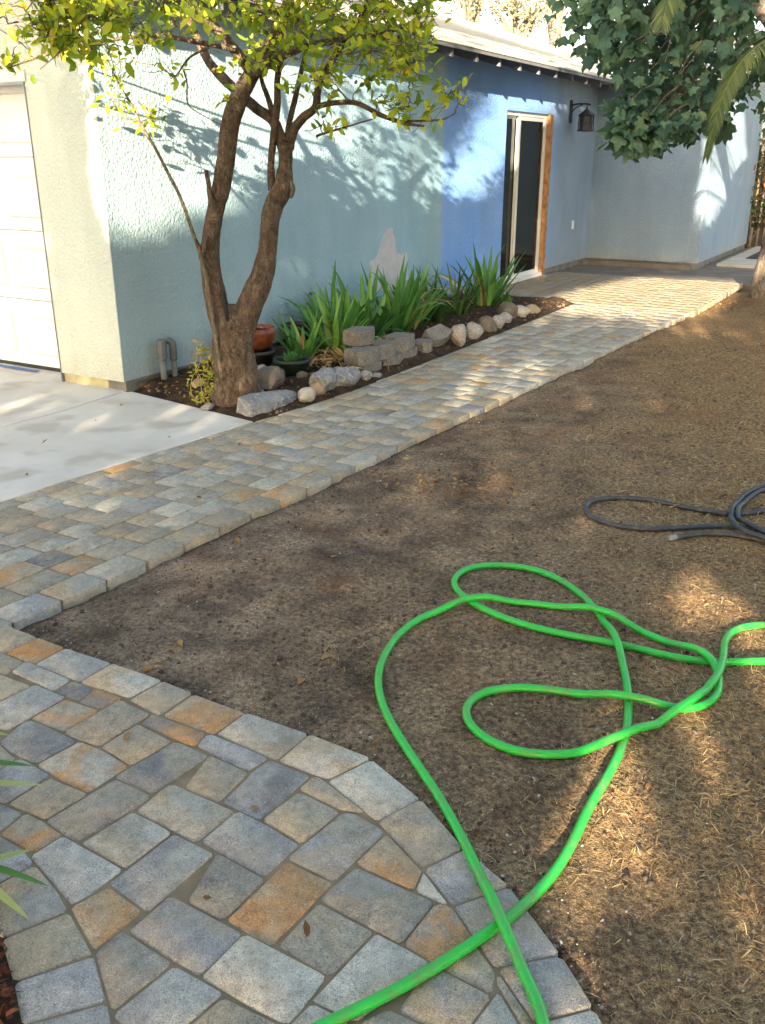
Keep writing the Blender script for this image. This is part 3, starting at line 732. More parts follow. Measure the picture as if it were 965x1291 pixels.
# roof: stepped shingle courses, sheathing, rafter tails
OV = .36; EZ = 2.66; SL = math.tan(math.radians(18.5)); RD = 4.6
def roof_z(o): return EZ + (OV - o) * SL
m = MB(); cw = .145; o = OV + .02; i = 0
while o > -RD:
    o2 = o - cw; za = roof_z(o) + .045; zb = roof_z(o2) + .036
    m.add([(-.42, -o, za - .012), (S_IN + 9, -o, za - .012), (S_IN + 9, -o, za), (-.42, -o, za), (S_IN + 9, -o2, zb), (-.42, -o2, zb)], [(0, 1, 2, 3), (3, 2, 4, 5)])
    o = o2
o = -RD
m.add([(-.42, -o, roof_z(o) + .04), (S_IN + 9, -o, roof_z(o) + .04), (S_IN + 9, RD * 2, EZ), (-.42, RD * 2, EZ)], [(0, 1, 2, 3)])
roof = m.build('roof', MAT['shingle'], house)
m = MB(); m.add([(-.40, -OV, roof_z(OV)), (S_IN + .3, -OV, roof_z(OV)), (S_IN + .3, .3, roof_z(-.3)), (-.40, .3, roof_z(-.3)), (-.40, -OV, roof_z(OV) + .030), (S_IN + .3, -OV, roof_z(OV) + .030), (S_IN + .3, .3, roof_z(-.3) + .03), (-.40, .3, roof_z(-.3) + .03)],
    [(0, 3, 2, 1), (4, 5, 6, 7), (0, 1, 5, 4), (0, 4, 7, 3), (1, 2, 6, 5)])
m.build('sheathing', MAT['eavewood'], roof)
box('drip_edge', -.41, S_IN + .3, -OV - .012, -OV - .001, roof_z(OV) - .012, roof_z(OV) + .034, MAT['tailwood'], roof)
s = -.30
while s < S_IN:
    m = MB()
    a = [(-OV + .03, roof_z(OV - .03) - .10), (-OV + .03, roof_z(OV - .03) - .002), (.02, roof_z(-.02) - .002), (.02, roof_z(-.02) - .115)]
    m.add([(s, y, z) for y, z in a] + [(s + .045, y, z) for y, z in a], [(0, 1, 2, 3), (7, 6, 5, 4), (0, 4, 5, 1), (3, 2, 6, 7), (0, 3, 7, 4)])
    m.build('rafter_tail', MAT['tailwood'], roof); s += .61
# roof of the wing beyond the inner corner
m = MB(); e = 2.68; x0 = S_IN - .45
xr = S_IN + 3.2; zr = e + 3.65 * math.tan(math.radians(14))
m.add([(x0, -O_IN - .4, e), (x0, 4, e), (xr, 4, zr), (xr, -O_IN - .4, zr), (S_END + .4, -O_IN - .4, e), (S_END + .4, 4, e), (x0, -O_IN - .4, e - .04), (x0, 4, e - .04), (xr, -O_IN - .4, zr - .04), (S_END + .4, -O_IN - .4, e - .04)],
    [(0, 3, 2, 1), (3, 4, 5, 2), (0, 1, 7, 6), (0, 6, 8, 3), (3, 8, 9, 4)])
m.build('roof', MAT['shingle'], house)
m = MB(); m.add([(S_IN + .02, -O_IN + .01, 2.74), (xr, -O_IN + .01, zr - .05), (S_END - .02, -O_IN + .01, 2.74)], [(0, 1, 2)]); m.build('gable', MAT['stucco'], house)
s = -1.6
for i in range(5):
    yy = -1.5 + i * .6
    box('rafter_tail', S_IN - .42, S_IN - .002, yy, yy + .045, 2.58, 2.672, MAT['tailwood'])
# wall lantern
lx, lz = 9.20, 2.20
lan = empty('wall_lantern', W(lx, 0, 1.9), math.pi / 2 - AZ, 'black iron lantern on a bracket beside the sliding door', 'lantern'); lan.scale = (.82, .82, .82); lan.location.z = 1.98
def lb(name, mb, mat, parent): return mb.build(name, mat, parent)
z0 = 0.0
lb('back_plate', MB().box(-.055, .055, -.02, -.001, .13, .50), MAT['iron'], lan)
lb('bracket', MB().tube(spline([(0, -.02, .42), (0, -.15, .44), (0, -.32, .43), (0, -.36, .41)], 5), .014, 8).tube(spline([(0, -.02, .30), (0, -.10, .38), (0, -.22, .425)], 5), .010, 8), MAT['iron'], lan)
lb('roof_cap', MB().lathe([(.012, .41), (.014, .36), (.05, .33), (.15, .255), (.165, .245), (.15, .243), (.02, .25)], 4 * 2, (0, -.30, 0)), MAT['iron'], lan)
cg = MB()
for k in range(6):
    a = k * math.pi / 3
    cg.tube([(.125 * math.cos(a), -.30 + .125 * math.sin(a), .245), (.135 * math.cos(a), -.30 + .135 * math.sin(a), .0)], .011, 5)
cg.lathe([(.10, .012), (.145, .012), (.145, -.012), (.10, -.012), (.0, -.02)], 6, (0, -.30, 0)).lathe([(.115, .14), (.134, .14), (.134, .12), (.115, .12)], 6, (0, -.30, 0))
lb('cage', cg, MAT['iron'], lan)
lb('glass', MB().lathe([(.112, .01), (.112, .24)], 6, (0, -.30, 0)), MAT['lampglass'], lan)
# conduits by the corner
for (s_, h_, big, lab) in ((.33, .36, 1, 'grey conduit stub with a box head at the house corner'), (.45, .34, 0, 'thinner grey conduit stub with elbow cap near house corner')):
    cd = empty('conduit', W(s_, .075, -.02), math.pi / 2 - AZ, lab, 'pipe', 'conduits rising by the house corner'); cd.scale = (.9, .9, .86)
    MB().tube([(0, 0, -.05), (0, 0, h_ - .12)], .028 if big else .024, 12).build('pipe', MAT['conduit'], cd, True)
    if big: MB().tube([(0, 0, h_ - .12), (0, 0, h_ - .105), (0, 0, h_ - .1), (0, 0, h_ + .05), (0, 0, h_ + .06)], [.030, .034, .042, .042, .03], 8).build('head', MAT['conduit'], cd)
    else: MB().tube(spline([(0, 0, h_ - .12), (0, 0, h_), (.0, .01, h_ + .03), (0, .05, h_ + .045)], 4), .032, 10).build('elbow', MAT['conduit'], cd, True)
q = [G(-60, 452), G(53, 466), G(57, 469), G(-60, 457)]
flat('blue_strip', [W(.16, -2.6), W(.16, -1.10), W(.10, -1.08), W(.10, -2.6)], .010, MAT['bluestrip'], label='flat blue strip lying at the foot of the garage door', category='strip')

# ------------------------------------------------------------------ planting bed
def bed_omax(s):
    if s < S_L1 + .001: return O_L1
    return o_left(s) + .004
def bed_omin_s(o):                                         # bed starts at the driveway edge running from the corner to the path
    return .03 + (S_L1 - .03) * min(1, o / O_L1) + .006
ns, no = 200, 40
V = []
for i in range(ns + 1):
    for j in range(no + 1):
        t = j / no
        s = -.2 + i / ns * (SLAB_S0 - .006 + .2)
        o = t * bed_omax(max(s, S_L1)) + .006
        s = max(s, bed_omin_s(o))
        ed = min(1, (bed_omax(s) - o) / .18)
        z = -.012 + .055 * max(0, ed) * min(1, max(0, (s - bed_omin_s(o)) / .25)) + .020 * mn.noise((s * 4, o * 4, 7)) + .012 * mn.noise((s * 14, o * 14, 1)) + .006 * mn.noise((s * 40, o * 40, 1))
        if ed < .12 : z = min(z, -.004)
        V.append(W(s, o, z))
idx = np.arange((ns + 1) * (no + 1)).reshape(ns + 1, no + 1)
Fc = np.stack([idx[:-1, :-1].ravel(), idx[:-1, 1:].ravel(), idx[1:, 1:].ravel(), idx[1:, :-1].ravel()], 1)
link(bpy.data.objects.new('garden_bed', np_mesh('garden_bed', np.array([tuple(v) for v in V]), Fc, MAT['bed'], True)), kind='structure')

def rock(name, c, size, rotz, mat, label, seed, group=None, angular=.25, tilt=(0, 0), cat='rock'):
    bm = bmesh.new(); bmesh.ops.create_icosphere(bm, subdivisions=3, radius=.5)
    off = Vector((seed * 3.7, seed * 1.3, seed * .7))
    r_ = random.Random(seed)
    planes = [(Vector((r_.gauss(0, 1), r_.gauss(0, 1), r_.gauss(0, 1))).normalized(), r_.uniform(.30, .44)) for _ in range(9)]
    for v in bm.verts:
        p = v.co.copy()
        if angular > 0:
            for nrm, d in planes:
                k = p.dot(nrm)
                if k > d: p -= nrm * (k - d) * min(1, angular * 3)
        p *= 1 + .20 * mn.noise(p * 2.4 + off) + .09 * mn.noise(p * 6 + off) + .035 * mn.noise(p * 15 + off)
        v.co = Vector((p.x * size[0], p.y * size[1], p.z * size[2]))
    me = bpy.data.meshes.new(name); bm.to_mesh(me); bm.free(); me.materials.append(mat)
    o = bpy.data.objects.new(name, me); o.location = c; o.rotation_euler = (tilt[0], tilt[1], rotz)
    link(o); tag(o, label, cat, group); smooth_by_angle(o, 28 if angular > .2 else 60)
    return o
WZ = math.pi / 2 - AZ
EG = 'rocks edging the planting bed'
def R_(px, py, sx, sy, sz, mat, label, seed, rot=0, ang=.25, tilt=(0, 0), zb=0.0):
    p = G(px, py, 0); s_, o_ = SO(p)
    return rock('rock', W(s_, o_ - sy * .32, sz * .40 + zb), (sx, sy, sz), WZ + rot, MAT[mat], label, seed, EG, ang, tilt)
# long split slate at the driveway corner: a wedge-ended bar with a riven top
m = MB(); L = .56
prof = [(-L / 2, .155, .125), (-L / 2 + .04, .17, .135), (-.12, .18, .13), (.05, .175, .115), (.2, .14, .085), (L / 2, .05, .045)]
rr = random.Random(3)
for x, w, h in prof:
    j = lambda a: rr.uniform(-a, a)
    m.v += [(x + j(.008), -w / 2 + j(.01), 0), (x + j(.01), -w / 2 + .012 + j(.012), h * .62 + j(.006)), (x + j(.01), -w * .12 + j(.012), h + j(.006)), (x + j(.01), w * .35 + j(.012), h * .93 + j(.006)), (x + j(.01), w / 2, 0)]
for i in range(len(prof) - 1):
    for k in range(5): m.f.append((i * 5 + k, i * 5 + (k + 1) % 5, i * 5 + 5 + (k + 1) % 5, i * 5 + 5 + k))
m.f += [(4, 3, 2, 1, 0), tuple(range(len(m.v) - 5, len(m.v)))]
p = (G(318, 527) + G(386, 503)) / 2; s_, o_ = SO(p)
ro = m.build('slate_bar', MAT['slate'], None, loc=W(s_ + .01, o_ - .07, -.012)); ro.rotation_euler = (0, 0, WZ - .10)
tag(ro, 'long blue-grey slate bar lying along the path at the driveway corner', 'rock', EG); 
md = ro.modifiers.new('sub', 'SUBSURF'); md.subdivision_type = 'SIMPLE'; md.levels = md.render_levels = 2
R_(393, 507, .17, .13, .12, 'whiterock', 'small white rock between the slate bar and the tan rock', 11, ang=.15)
R_(407, 500, .13, .11, .12, 'tanrock', 'small rounded tan rock next to the small white rock', 12, ang=.15)
R_(417, 497, .30, .20, .23, 'slate', 'upright angular blue-grey slate chunk behind the small tan rock', 21, .3, .33, (.1, .25))
R_(441, 490, .36, .22, .19, 'slate', 'broad flat-faced pale slate boulder beside the path', 14, -.1, .33, (-.2, -.1))
R_(466, 480, .13, .10, .09, 'greyrock', 'small rounded grey rock in front of the stacked blocks', 15, ang=.1)
R_(478, 476, .13, .09, .04, 'slate', 'thin slate flake lying at the foot of stacked blocks', 16, ang=.3)
R_(350, 494, .34, .26, .20, 'brownrock', 'brown rough rock right behind the long slate bar', 17, .4, .3)
R_(333, 482, .17, .15, .16, 'greyrock', 'pale grey rock leaning against the lemon tree trunk', 18, ang=.3)
R_(331, 503, .10, .10, .08, 'greyrock', 'little grey stone tucked at the tree foot behind slate bar', 19, ang=.15)
R_(337, 512, .09, .08, .07, 'slate', 'little bluish stone touching the rear of the slate bar', 20, ang=.15)
R_(338, 455, .28, .22, .17, 'brownrock', 'dark brown rock beneath the orange glazed pot', 22, .1, .3)
R_(386, 483, .12, .10, .10, 'brownrock', 'dark round stone beside the dark green pot', 23, ang=.1)
R_(256, 493, .13, .11, .10, 'tanrock', 'tan stone in the soil between conduits and tree trunk', 24, ang=.2)
R_(266, 517, .12, .08, .05, 'greyrock', 'flat grey stone in soil by the driveway edge', 25, ang=.2)
R_(584, 437, .17, .15, .24, 'greyrock', 'upright egg-shaped speckled rock next to the tilted block', 31, .2, .18)
R_(603, 428, .23, .19, .19, 'greyrock', 'rounded grey boulder next to the egg-shaped rock', 32, .3, .2)
R_(621, 421, .26, .20, .19, 'brownrock', 'brownish rounded rock third after the tilted block', 33, .1, .22)
R_(633, 415, .16, .15, .15, 'greyrock', 'small round rock fourth after the tilted block', 34, .2, .2)
R_(643, 410, .24, .18, .14, 'greyrock', 'low oval grey rock fifth after the tilted block', 35, .1, .24)
R_(648, 404, .30, .24, .20, 'brownrock', 'dark blocky rock at the foot of the bright iris', 36, .2, .3)
R_(664, 402, .24, .22, .15, 'whiterock', 'pale flat-topped rock near the end of the bed', 37, .3, .3)
R_(678, 396, .28, .18, .11, 'tanrock', 'low tan slab rock last in the row before the patio', 38, .1, .3)

def block(label, s, o, z, rot=0.0, tilt=(0, 0), L=.31, D=.20, Hh=.115, seed=0):
    r_ = random.Random(seed); m = MB()
    # trapezoid block with a rounded split face to the path (local -y) and a lip at the back
    nf = 9; ring = []
    for i in range(nf):
        t = i / (nf - 1); x = -L / 2 + L * t
        ring.append((x, -D / 2 + .035 * (2 * t - 1) ** 2 * 1.0))
    ring += [(L * .36, D / 2), (-L * .36, D / 2)]
    k = len(ring)
    lv = [0, .012, Hh * .33, Hh * .66, Hh - .012, Hh]
    for q, z_ in enumerate(lv):
        ins = .008 if q in (0, 5) else 0
        for i, (x, y) in enumerate(ring):
            b_ = r_.uniform(-.006, .006) if i < nf else 0
            m.v.append((x * (1 - ins * 3), y * (1 - ins * 3) + b_, z_ + (r_.uniform(-.003, .003) if q in (0, 5) else 0)))
    for q in range(5):
        for i in range(k): m.f.append((q * k + i, q * k + (i + 1) % k, q * k + k + (i + 1) % k, q * k + k + i))
    m.f += [tuple(range(k - 1, -1, -1)), tuple(range(5 * k, 6 * k))]
    b = m.build('retaining_block', MAT['block'], None, loc=W(s, o, z)); b.rotation_euler = (tilt[0], tilt[1], WZ + rot)
    tag(b, label, 'block', 'concrete blocks stacked at the bed edge'); smooth_by_angle(b, 35)
    return b
def blk(px, py): return SO(G(px, py))
b1 = blk(474, 473); bo = b1[1] - .10
block('lower grey block at the start of the two-high stack', b1[0] + .02, bo, -.02, .05, seed=1)
block('upper grey block at the start of the stack, stepped out over its lower one', b1[0] - .05, bo + .01, .096, -.06, seed=2)
block('lower grey block, second along the stack from the slate boulder', b1[0] + .34, bo, -.02, -.03, seed=3)
block('upper grey block, second along the stack, under the topmost block', b1[0] + .27, bo - .005, .096, .07, seed=4)
block('topmost grey block lying across the stack joint', b1[0] + .12, bo - .12, .213, .16, seed=5)
block('lower grey block at the far end of the two-high stack', b1[0] + .66, bo - .02, -.02, .05, seed=6)
block('upper grey block with a dished top at the far end of the stack', b1[0] + .60, bo - .03, .096, -.05, seed=7)
block('small grey half block between the stack and the tilted block', b1[0] + .93, bo + .03, -.01, .1, L=.20, D=.15, Hh=.13, seed=8)
block('tilted grey block leaning back beside the egg-shaped rock', b1[0] + 1.22, bo - .02, .03, -.15, (.55, -.12), L=.32, D=.16, Hh=.15, seed=9)

# pots
def pot(name, label, s, o, z, prof, mat, cat='pot', fill=None, rim=None):
    e_ = empty(name, W(s, o, z), 0, label, cat)
    b = MB().lathe(prof, 28).build('body', MAT[mat], e_, True)
    zt = prof[-1][1]
    f_ = MB().lathe([(prof[-1][0], zt - .02), (0.001, zt - .008)], 24).build('potting_soil', MAT[fill or 'bed'], e_)
    return e_
def potprof(r0, r1, h, th=.012): return [(.001, 0), (r0, 0), (r1 * .97, h * .82), (r1 + .008, h * .84), (r1 + .008, h), (r1 - th, h), (r1 - th, h - .03)]
ps, po = SO(G(336, 452))
ps += .0
pz = .17
pot('glazed_pot', 'squat orange glazed pot with reddish soil behind the tree trunk', 1.02, .42, .19, [(.001, 0), (.085, 0), (.13, .03), (.155, .09), (.165, .14), (.158, .17), (.143, .17), (.14, .14)], 'terracotta', fill='mulch')
pot('nursery_pot', 'black plastic pot holding up the orange glazed pot', 1.02, .42, .0, potprof(.10, .145, .185), 'blackglaze')
pot('nursery_pot', 'dark green plastic pot holding a small succulent', .98, .80, .01, potprof(.10, .14, .15), 'greenpot')
pot('nursery_pot', 'black nursery pot standing against the wall behind the irises', 1.95, .17, .01, potprof(.10, .13, .22), 'blackglaze')

# ------------------------------------------------------------------ leaves
def strap_mesh(name, L, w, bend, mat, seg=7, fold=.25, tipw=.05, twist=0.0):
    """a strap leaf rising along +Z and bending towards +X"""
    V = []; Fs = []
    x = z = 0; a = 0.0
    for i in range(seg + 1):
        t = i / seg
        ww = w * (.75 + .25 * min(1, t * 4)) * (1 if t < .55 else max(tipw, 1 - ((t - .55) / .45) ** 1.7))
        tw = twist * t
        c, s_ = math.cos(tw), math.sin(tw)
        V += [(x - s_ * ww / 2, -ww / 2 * c, z), (x - fold * ww * math.cos(a), 0, z + fold * ww * math.sin(a) * .6), (x + s_ * ww / 2, ww / 2 * c, z)]
        a = bend * t ** 1.6
        st = L / seg; x += math.sin(a) * st; z += math.cos(a) * st
    for i in range(seg):
        b = i * 3; Fs += [(b, b + 3, b + 4, b + 1), (b + 1, b + 4, b + 5, b + 2)]
    me = bpy.data.meshes.new(name); me.from_pydata(V, [], Fs); me.update()
    me.polygons.foreach_set('use_smooth', [True] * len(me.polygons)); me.materials.append(mat)
    return me
IRIS = [strap_mesh('iris_leaf', 1.0, .066 * rng.uniform(.8, 1.15), b, MAT['iris'], twist=rng.uniform(-.7, .7)) for b in (.1, .2, .35, .55, .9, 1.5, 2.3)]
IRISD = [strap_mesh('strap_leaf', 1.0, .030 * rng.uniform(.8, 1.2), b, MAT['irisdark'], twist=rng.uniform(-.8, .8)) for b in (.3, .6, 1.0, 1.5, 2.0)]
DRY = [strap_mesh('dry_leaf', 1.0, .04, b, MAT['straw'], twist=1.0) for b in (1.2, 2.0, 2.6)]
def clump(label, s, o, n, h, spread, meshes, group, fan=None, lean=.35, cat='plant', name='iris'):
    r_ = random.Random(int(s * 1000 + n))
    e_ = empty(name, W(s, o, .015), 0, label, cat, group)
    for i in range(n):
        an = r_.uniform(0, 2 * math.pi) if fan is None else fan + r_.gauss(0, .55) + (math.pi if r_.random() < .5 else 0)
        d = r_.uniform(0, spread) * .5
        rel = r_.random()
        dry = name == 'iris' and r_.random() < .10
        me = DRY[r_.randrange(len(DRY))] if dry else meshes[min(len(meshes) - 1, int(r_.random() ** 1.25 * len(meshes)))]
        l_ = bpy.data.objects.new('leaf', me)
        k = h * r_.uniform(.5, 1.12)
        l_.scale = (k, k if k < 1 else 1, k)
        sw = r_.uniform(.75, 1.15); l_.scale = (k, sw * .9, k)
        l_.location = (math.cos(an) * d, math.sin(an) * d, -.02)
        tl = r_.uniform(.02, lean)
        l_.rotation_euler = Matrix.Rotation(an, 3, 'Z').to_4x4().to_3x3().__matmul__(Matrix.Rotation(tl, 3, 'Y')).to_euler()
        link(l_, e_)
    return e_
IG = 'iris clumps along the wall'
C_ = [(1.38, .62, 30, .46, .14, 'low iris clump with drooping leaves beside the orange pot'), (1.72, .70, 40, .56, .2, 'iris clump with dry straw at its foot near the pots'),
      (2.05, .62, 44, .64, .22, 'iris clump behind the first stacked block'), (2.42, .60, 46, .70, .22, 'tall iris clump behind the topmost block'),
      (2.82, .66, 46, .72, .22, 'tall iris clump behind the far end of the block stack'), (3.20, .62, 44, .70, .22, 'tall iris clump in front of the pale plaster patch'), (2.30, .30, 24, .72, .16, 'narrow iris clump close against the wall'),]
for s_, o_, n_, h_, sp, lab in C_: clump(lab, s_, o_, n_, h_, sp, IRIS, IG, lean=.62)
for s_, o_, n_, lab in ((3.75, .60, 60, 'dark thin-leaved clump behind the tilted block'), (4.25, .62, 60, 'dark thin-leaved clump behind the rounded boulders')):
    clump(lab, s_, o_, n_, .58, .3, IRISD, 'thin-leaved clumps', name='strap_leaf_plant', lean=.6)
clump('bright yellow-green iris fan by the sliding door', 5.02, .62, 46, .70, .22, IRIS[:5], IG, lean=.7)
clump('small leafy iris at the foot of the bright fan', 5.25, .80, 12, .22, .14, IRIS[2:5], IG, lean=.7)
su = clump('small succulent rosette growing in the dark green pot', .98, .80, 12, .13, .05, IRIS[:3], None, name='succulent', lean=.9); su.location.z = .14

def scatter_np(base, faces, P, R, S):
    """copies of a small mesh: base (k,3), P (n,3), R (n,3,3), S (n,)"""
    n, k = len(P), len(base)
    V = np.einsum('nij,kj->nki', R, base) * S[:, None, None] + P[:, None, :]
    Fc = (faces[None] + (np.arange(n) * k)[:, None, None]).reshape(-1, faces.shape[1])
    return V.reshape(-1, 3), Fc
def rand_rot(n, up=None, k=1.0, rg=nrg):
    """random frames: x = leaf length, z = leaf normal biased to `up`"""
    z = rg.normal(size=(n, 3))
    if up is not None: z = z * (1 - k) + np.asarray(up) * k * 1.6
    z /= np.linalg.norm(z, axis=1, keepdims=True)
    x = rg.normal(size=(n, 3)); x -= (x * z).sum(1, keepdims=True) * z; x /= np.linalg.norm(x, axis=1, keepdims=True)
    y = np.cross(z, x)
    return np.stack([x, y, z], 2)
def frames(X, Z):
    X = X / np.linalg.norm(X, axis=1, keepdims=True); Z = Z - (Z * X).sum(1, keepdims=True) * X
    Z /= np.linalg.norm(Z, axis=1, keepdims=True)
    return np.stack([X, np.cross(Z, X), Z], 2)
LB = np.array([(0, 0, 0), (.25, .20, .05), (.62, .21, .04), (1, 0, -.06), (.62, -.21, .04), (.25, -.20, .05), (.3, 0, -.02), (.65, 0, -.02)], dtype=float)
LF = np.array([(0, 6, 1, 1), (1, 6, 7, 2), (2, 7, 3, 3), (3, 7, 4, 4), (4, 7, 6, 5), (5, 6, 0, 0)])
LFT = np.array([(0, 6, 1), (1, 6, 7), (1, 7, 2), (2, 7, 3), (3, 7, 4), (4, 7, 6), (4, 6, 5), (5, 6, 0)])
def leaf_parts(parent, base, tris, P, R, S, mat, n_obj, name='leaf', rest='foliage', order=None):
    """the first n_obj leaves (nearest the viewer) as single parts, the others as one mass"""
    if order is not None: P, R, S = P[order], R[order], S[order]
    me = np_mesh(name, base, tris, mat, False)
    inv = parent.matrix_basis.inverted()
    for i in range(min(n_obj, len(P))):
        o = bpy.data.objects.new(name, me)
        M4 = Matrix(R[i].tolist()).to_4x4(); M4 = Matrix.Translation(Vector(P[i].tolist())) @ M4 @ Matrix.Scale(float(S[i]), 4)
        o.matrix_basis = inv @ M4
        link(o, parent)
    if len(P) > n_obj:
        V, Fc = scatter_np(base, tris, P[n_obj:], R[n_obj:], S[n_obj:])
        V = V - np.array(parent.location)
        o = bpy.data.objects.new(rest, np_mesh(rest, V, Fc, mat)); link(o, parent, kind='stuff')

# ------------------------------------------------------------------ where the low sun comes through
DS = SUN_DIR.normalized()
ds_, do_, dz_ = DS.dot(U), DS.dot(N), DS.z
def pxs(l): return [(G(*p).x, G(*p).y) for p in l]
def wps(l, off=0.0): return [WP(*p, off) for p in l]
LIT_WALL = [(wps([(80, 330), (140, 300), (250, 250), (330, 225), (400, 190), (480, 150), (480, -60), (60, -60)]), .0),
            (wps([(566, 242), (563, 226), (592, 192), (606, 163), (628, 146), (632, 124), (650, 110), (700, 110), (701, 128), (690, 140), (641, 141), (641, 196), (604, 230), (574, 250)]), .0),
            (wps([(588, 118), (612, 115), (606, 142), (590, 136)]), .3)]
LIT_WING = [(wps([(882, 293), (905, 262), (940, 202), (935, 130), (880, 150)], O_IN), .0)]
LIT_GROUND = [(pxs([(678, 382), (740, 365), (806, 351), (940, 354), (910, 384), (888, 396), (790, 396), (720, 392)]), .0),
              (pxs([(700, 392), (884, 394), (850, 406), (770, 415), (680, 410)]), .42), (pxs([(560, 532), (605, 470), (640, 448), (690, 440), (684, 468), (640, 500), (600, 530)]), .24),
              (pxs([(690, 1190), (730, 1010), (790, 950), (800, 1000), (805, 1300), (760, 1300)]), .24), (pxs([(835, 800), (900, 770), (965, 770), (965, 830), (900, 860), (860, 900), (840, 860)]), .24),
              (pxs([(0, 640), (318, 533), (165, 497), (0, 455), (-200, 455), (-250, 640)]), .70), (pxs([(740, 345), (850, 350), (760, 360), (700, 362)]), .9),
              (pxs([(860, 1000), (965, 960), (965, 1291), (860, 1291)]), .72), (pxs([(780, 420), (965, 425), (965, 400), (850, 400)]), .35),
              (pxs([(20, 1130), (60, 1110), (110, 1150), (80, 1185), (20, 1200)]), .15)]
LEMON_C = atY(300, -50, 5.7)
def keep_prob(p):
    """share of leaves kept where a sun ray through p lands"""
    s, o = SO(p); z = p[2]
    tg = -z / dz_                                           # to the ground
    best = tg; kind = 'g'
    if do_ < 0 and o > 0:
        t = -o / do_; ss = s + ds_ * t; zz = z + dz_ * t
        if t < best and 0 < ss < S_IN and 0 < zz < 2.7: best, kind, hit = t, 'w', (ss, zz)
    t = (-s) / ds_; oo = o + do_ * t; zz = z + dz_ * t
    if 0 < t < best and -5 < oo <= 0 and 0 < zz < 2.6: best, kind, hit = t, 'f', (oo, zz)
    t = (O_IN - o) / do_; ss = s + ds_ * t; zz = z + dz_ * t
    if 0 < t < best and S_IN < ss < S_END and 0 < zz < 2.7: best, kind, hit = t, 'v', (ss, zz)
    t = (S_IN - s) / ds_; oo = o + do_ * t; zz = z + dz_ * t
    if 0 < t < best and 0 < oo < O_IN and 0 < zz < 2.7: return 1.0
    if kind == 'w':
        for poly, k in LIT_WALL:
            if inside(poly, *hit): return k
    if do_ < 0 and o > OV:                                  # over the eave, on to the roof
        t = (OV - o) / do_; ss = s + ds_ * t; zz = z + dz_ * t
        if -.6 < ss < S_IN and EZ + .05 < zz < EZ + 1.6: return .08
    tq = (LEMON_C - Vector(p)).dot(DS); dq = Vector(p) + DS * tq - LEMON_C
    if (dq.x / 1.25) ** 2 + (dq.y / 1.1) ** 2 + (dq.z / .46) ** 2 < 1 and (kind != 'w' or (hit[0] < 6.2 and hit[1] > 1.15)): return .06 if kind != 'w' or hit[0] < 5.0 else .30
    if kind == 'w': return 1.0
    if kind == 'v':
        for poly, k in LIT_WING:
            if inside(poly, *hit): return k
        return 1.0
    if kind == 'f': return .92
    q = Vector(p) + DS * tg
    for poly, k in LIT_GROUND:
        if inside(poly, q.x, q.y): return k
    if abs(q.x) > 12: return .4
    return 1.0
def hits_lit(p):
    """does a sun ray through p land in a sunlit part of the long wall"""
    q = Vector(p); s_, o_ = SO(q)
    if o_ < .05: return False
    t = -o_ / do_; ss, zz = s_ + ds_ * t, q.z + dz_ * t
    return (inside(LIT_WALL[0][0], ss, zz) and ss < 2.45) or inside(LIT_WALL[1][0], ss, zz)
def hits_wing(p):
    """does a sun ray through p land in the sunlit part of the wing wall"""
    q = Vector(p); s_, o_ = SO(q)
    if o_ < O_IN: return False
    t = (O_IN - o_) / do_; return any(inside(poly, s_ + ds_ * t, q.z + dz_ * t) for poly, k in LIT_WING)

# ------------------------------------------------------------------ lemon tree
TY = 6.25
tb = G(297, 508)
lemon = empty('lemon_tree', tb, 0, 'forked lemon tree with yellow-green leaves at the driveway corner', 'tree')
def T3(x, y, dy=0.0): return atY(x, y, TY + dy) - tb
def limb(name, pts, rads, parent=lemon, mat='bark', n=14, k=6, lump=.10):
    P = spline(pts, k); R = lerp_list(rads, k)
    mb = MB().tube(P, R, n)
    out = []
    nr = len(P)
    for i, v in enumerate(mb.v):
        c = P[min(i // n, nr - 1)]; d = Vector(v) - c
        f_ = 1 + lump * mn.noise(Vector(v) * 9) + lump * .6 * mn.noise(Vector(v) * 26)
        out.append(c + d * f_)
    mb.v = out
    return mb.build(name, MAT[mat], parent, True), P, R
skel = []
def keep(P, R, r0=.03):
    for p, r in zip(P, R): skel.append((Vector(p), r))
def L_(name, pts, rads, **kw):
    o, P, R = limb(name, [T3(*p) for p in pts], rads, **kw); keep(P, R); return o
L_('trunk', [(303, 528, .0), (300, 505), (297, 470), (294, 430), (292, 400), (291, 384)], [.225, .175, .150, .138, .125, .05], n=20, lump=.16)
L_('limb', [(285, 425), (273, 380), (265, 335), (266, 300, -.02), (272, 265), (279, 235), (285, 200, -.03), (290, 160), (300, 128, -.06), (315, 98), (340, 60, -.1), (362, 10), (380, -70, -.1)], [.085, .078, .066, .058, .057, .060, .060, .060, .058, .051, .045, .036, .022], n=16)
L_('limb', [(302, 420), (315, 385), (330, 350), (338, 315, .03), (340, 285), (347, 255, .05), (357, 238), (360, 210, .06), (361, 180)], [.095, .088, .078, .062, .060, .066, .064, .047, .045], n=16)
L_('branch', [(359, 190, .06), (352, 168, .08), (343, 150, .10), (325, 138, .12), (305, 120, .14), (283, 100, .16), (264, 78, .18), (250, 50, .2), (235, 15, .2), (226, -40, .2)], [.042, .036, .036, .034, .033, .031, .028, .024, .02, .012], n=12)
L_('branch', [(343, 240, .04), (342, 205, .04), (346, 165, .04), (350, 130, .0), (350, 100, -.04), (356, 60, -.1), (350, 10, -.2)], [.026, .023, .024, .022, .019, .015, .008], n=10)
L_('branch', [(345, 145, .10), (337, 120, .08), (330, 100, .05), (325, 60, .0)], [.022, .016, .013, .007], n=8)
L_('branch', [(362, 185, .06), (364, 160, .1), (371, 130, .12), (376, 108, .16), (385, 70, .2), (400, 20, .3)], [.022, .018, .018, .016, .013, .006], n=10)
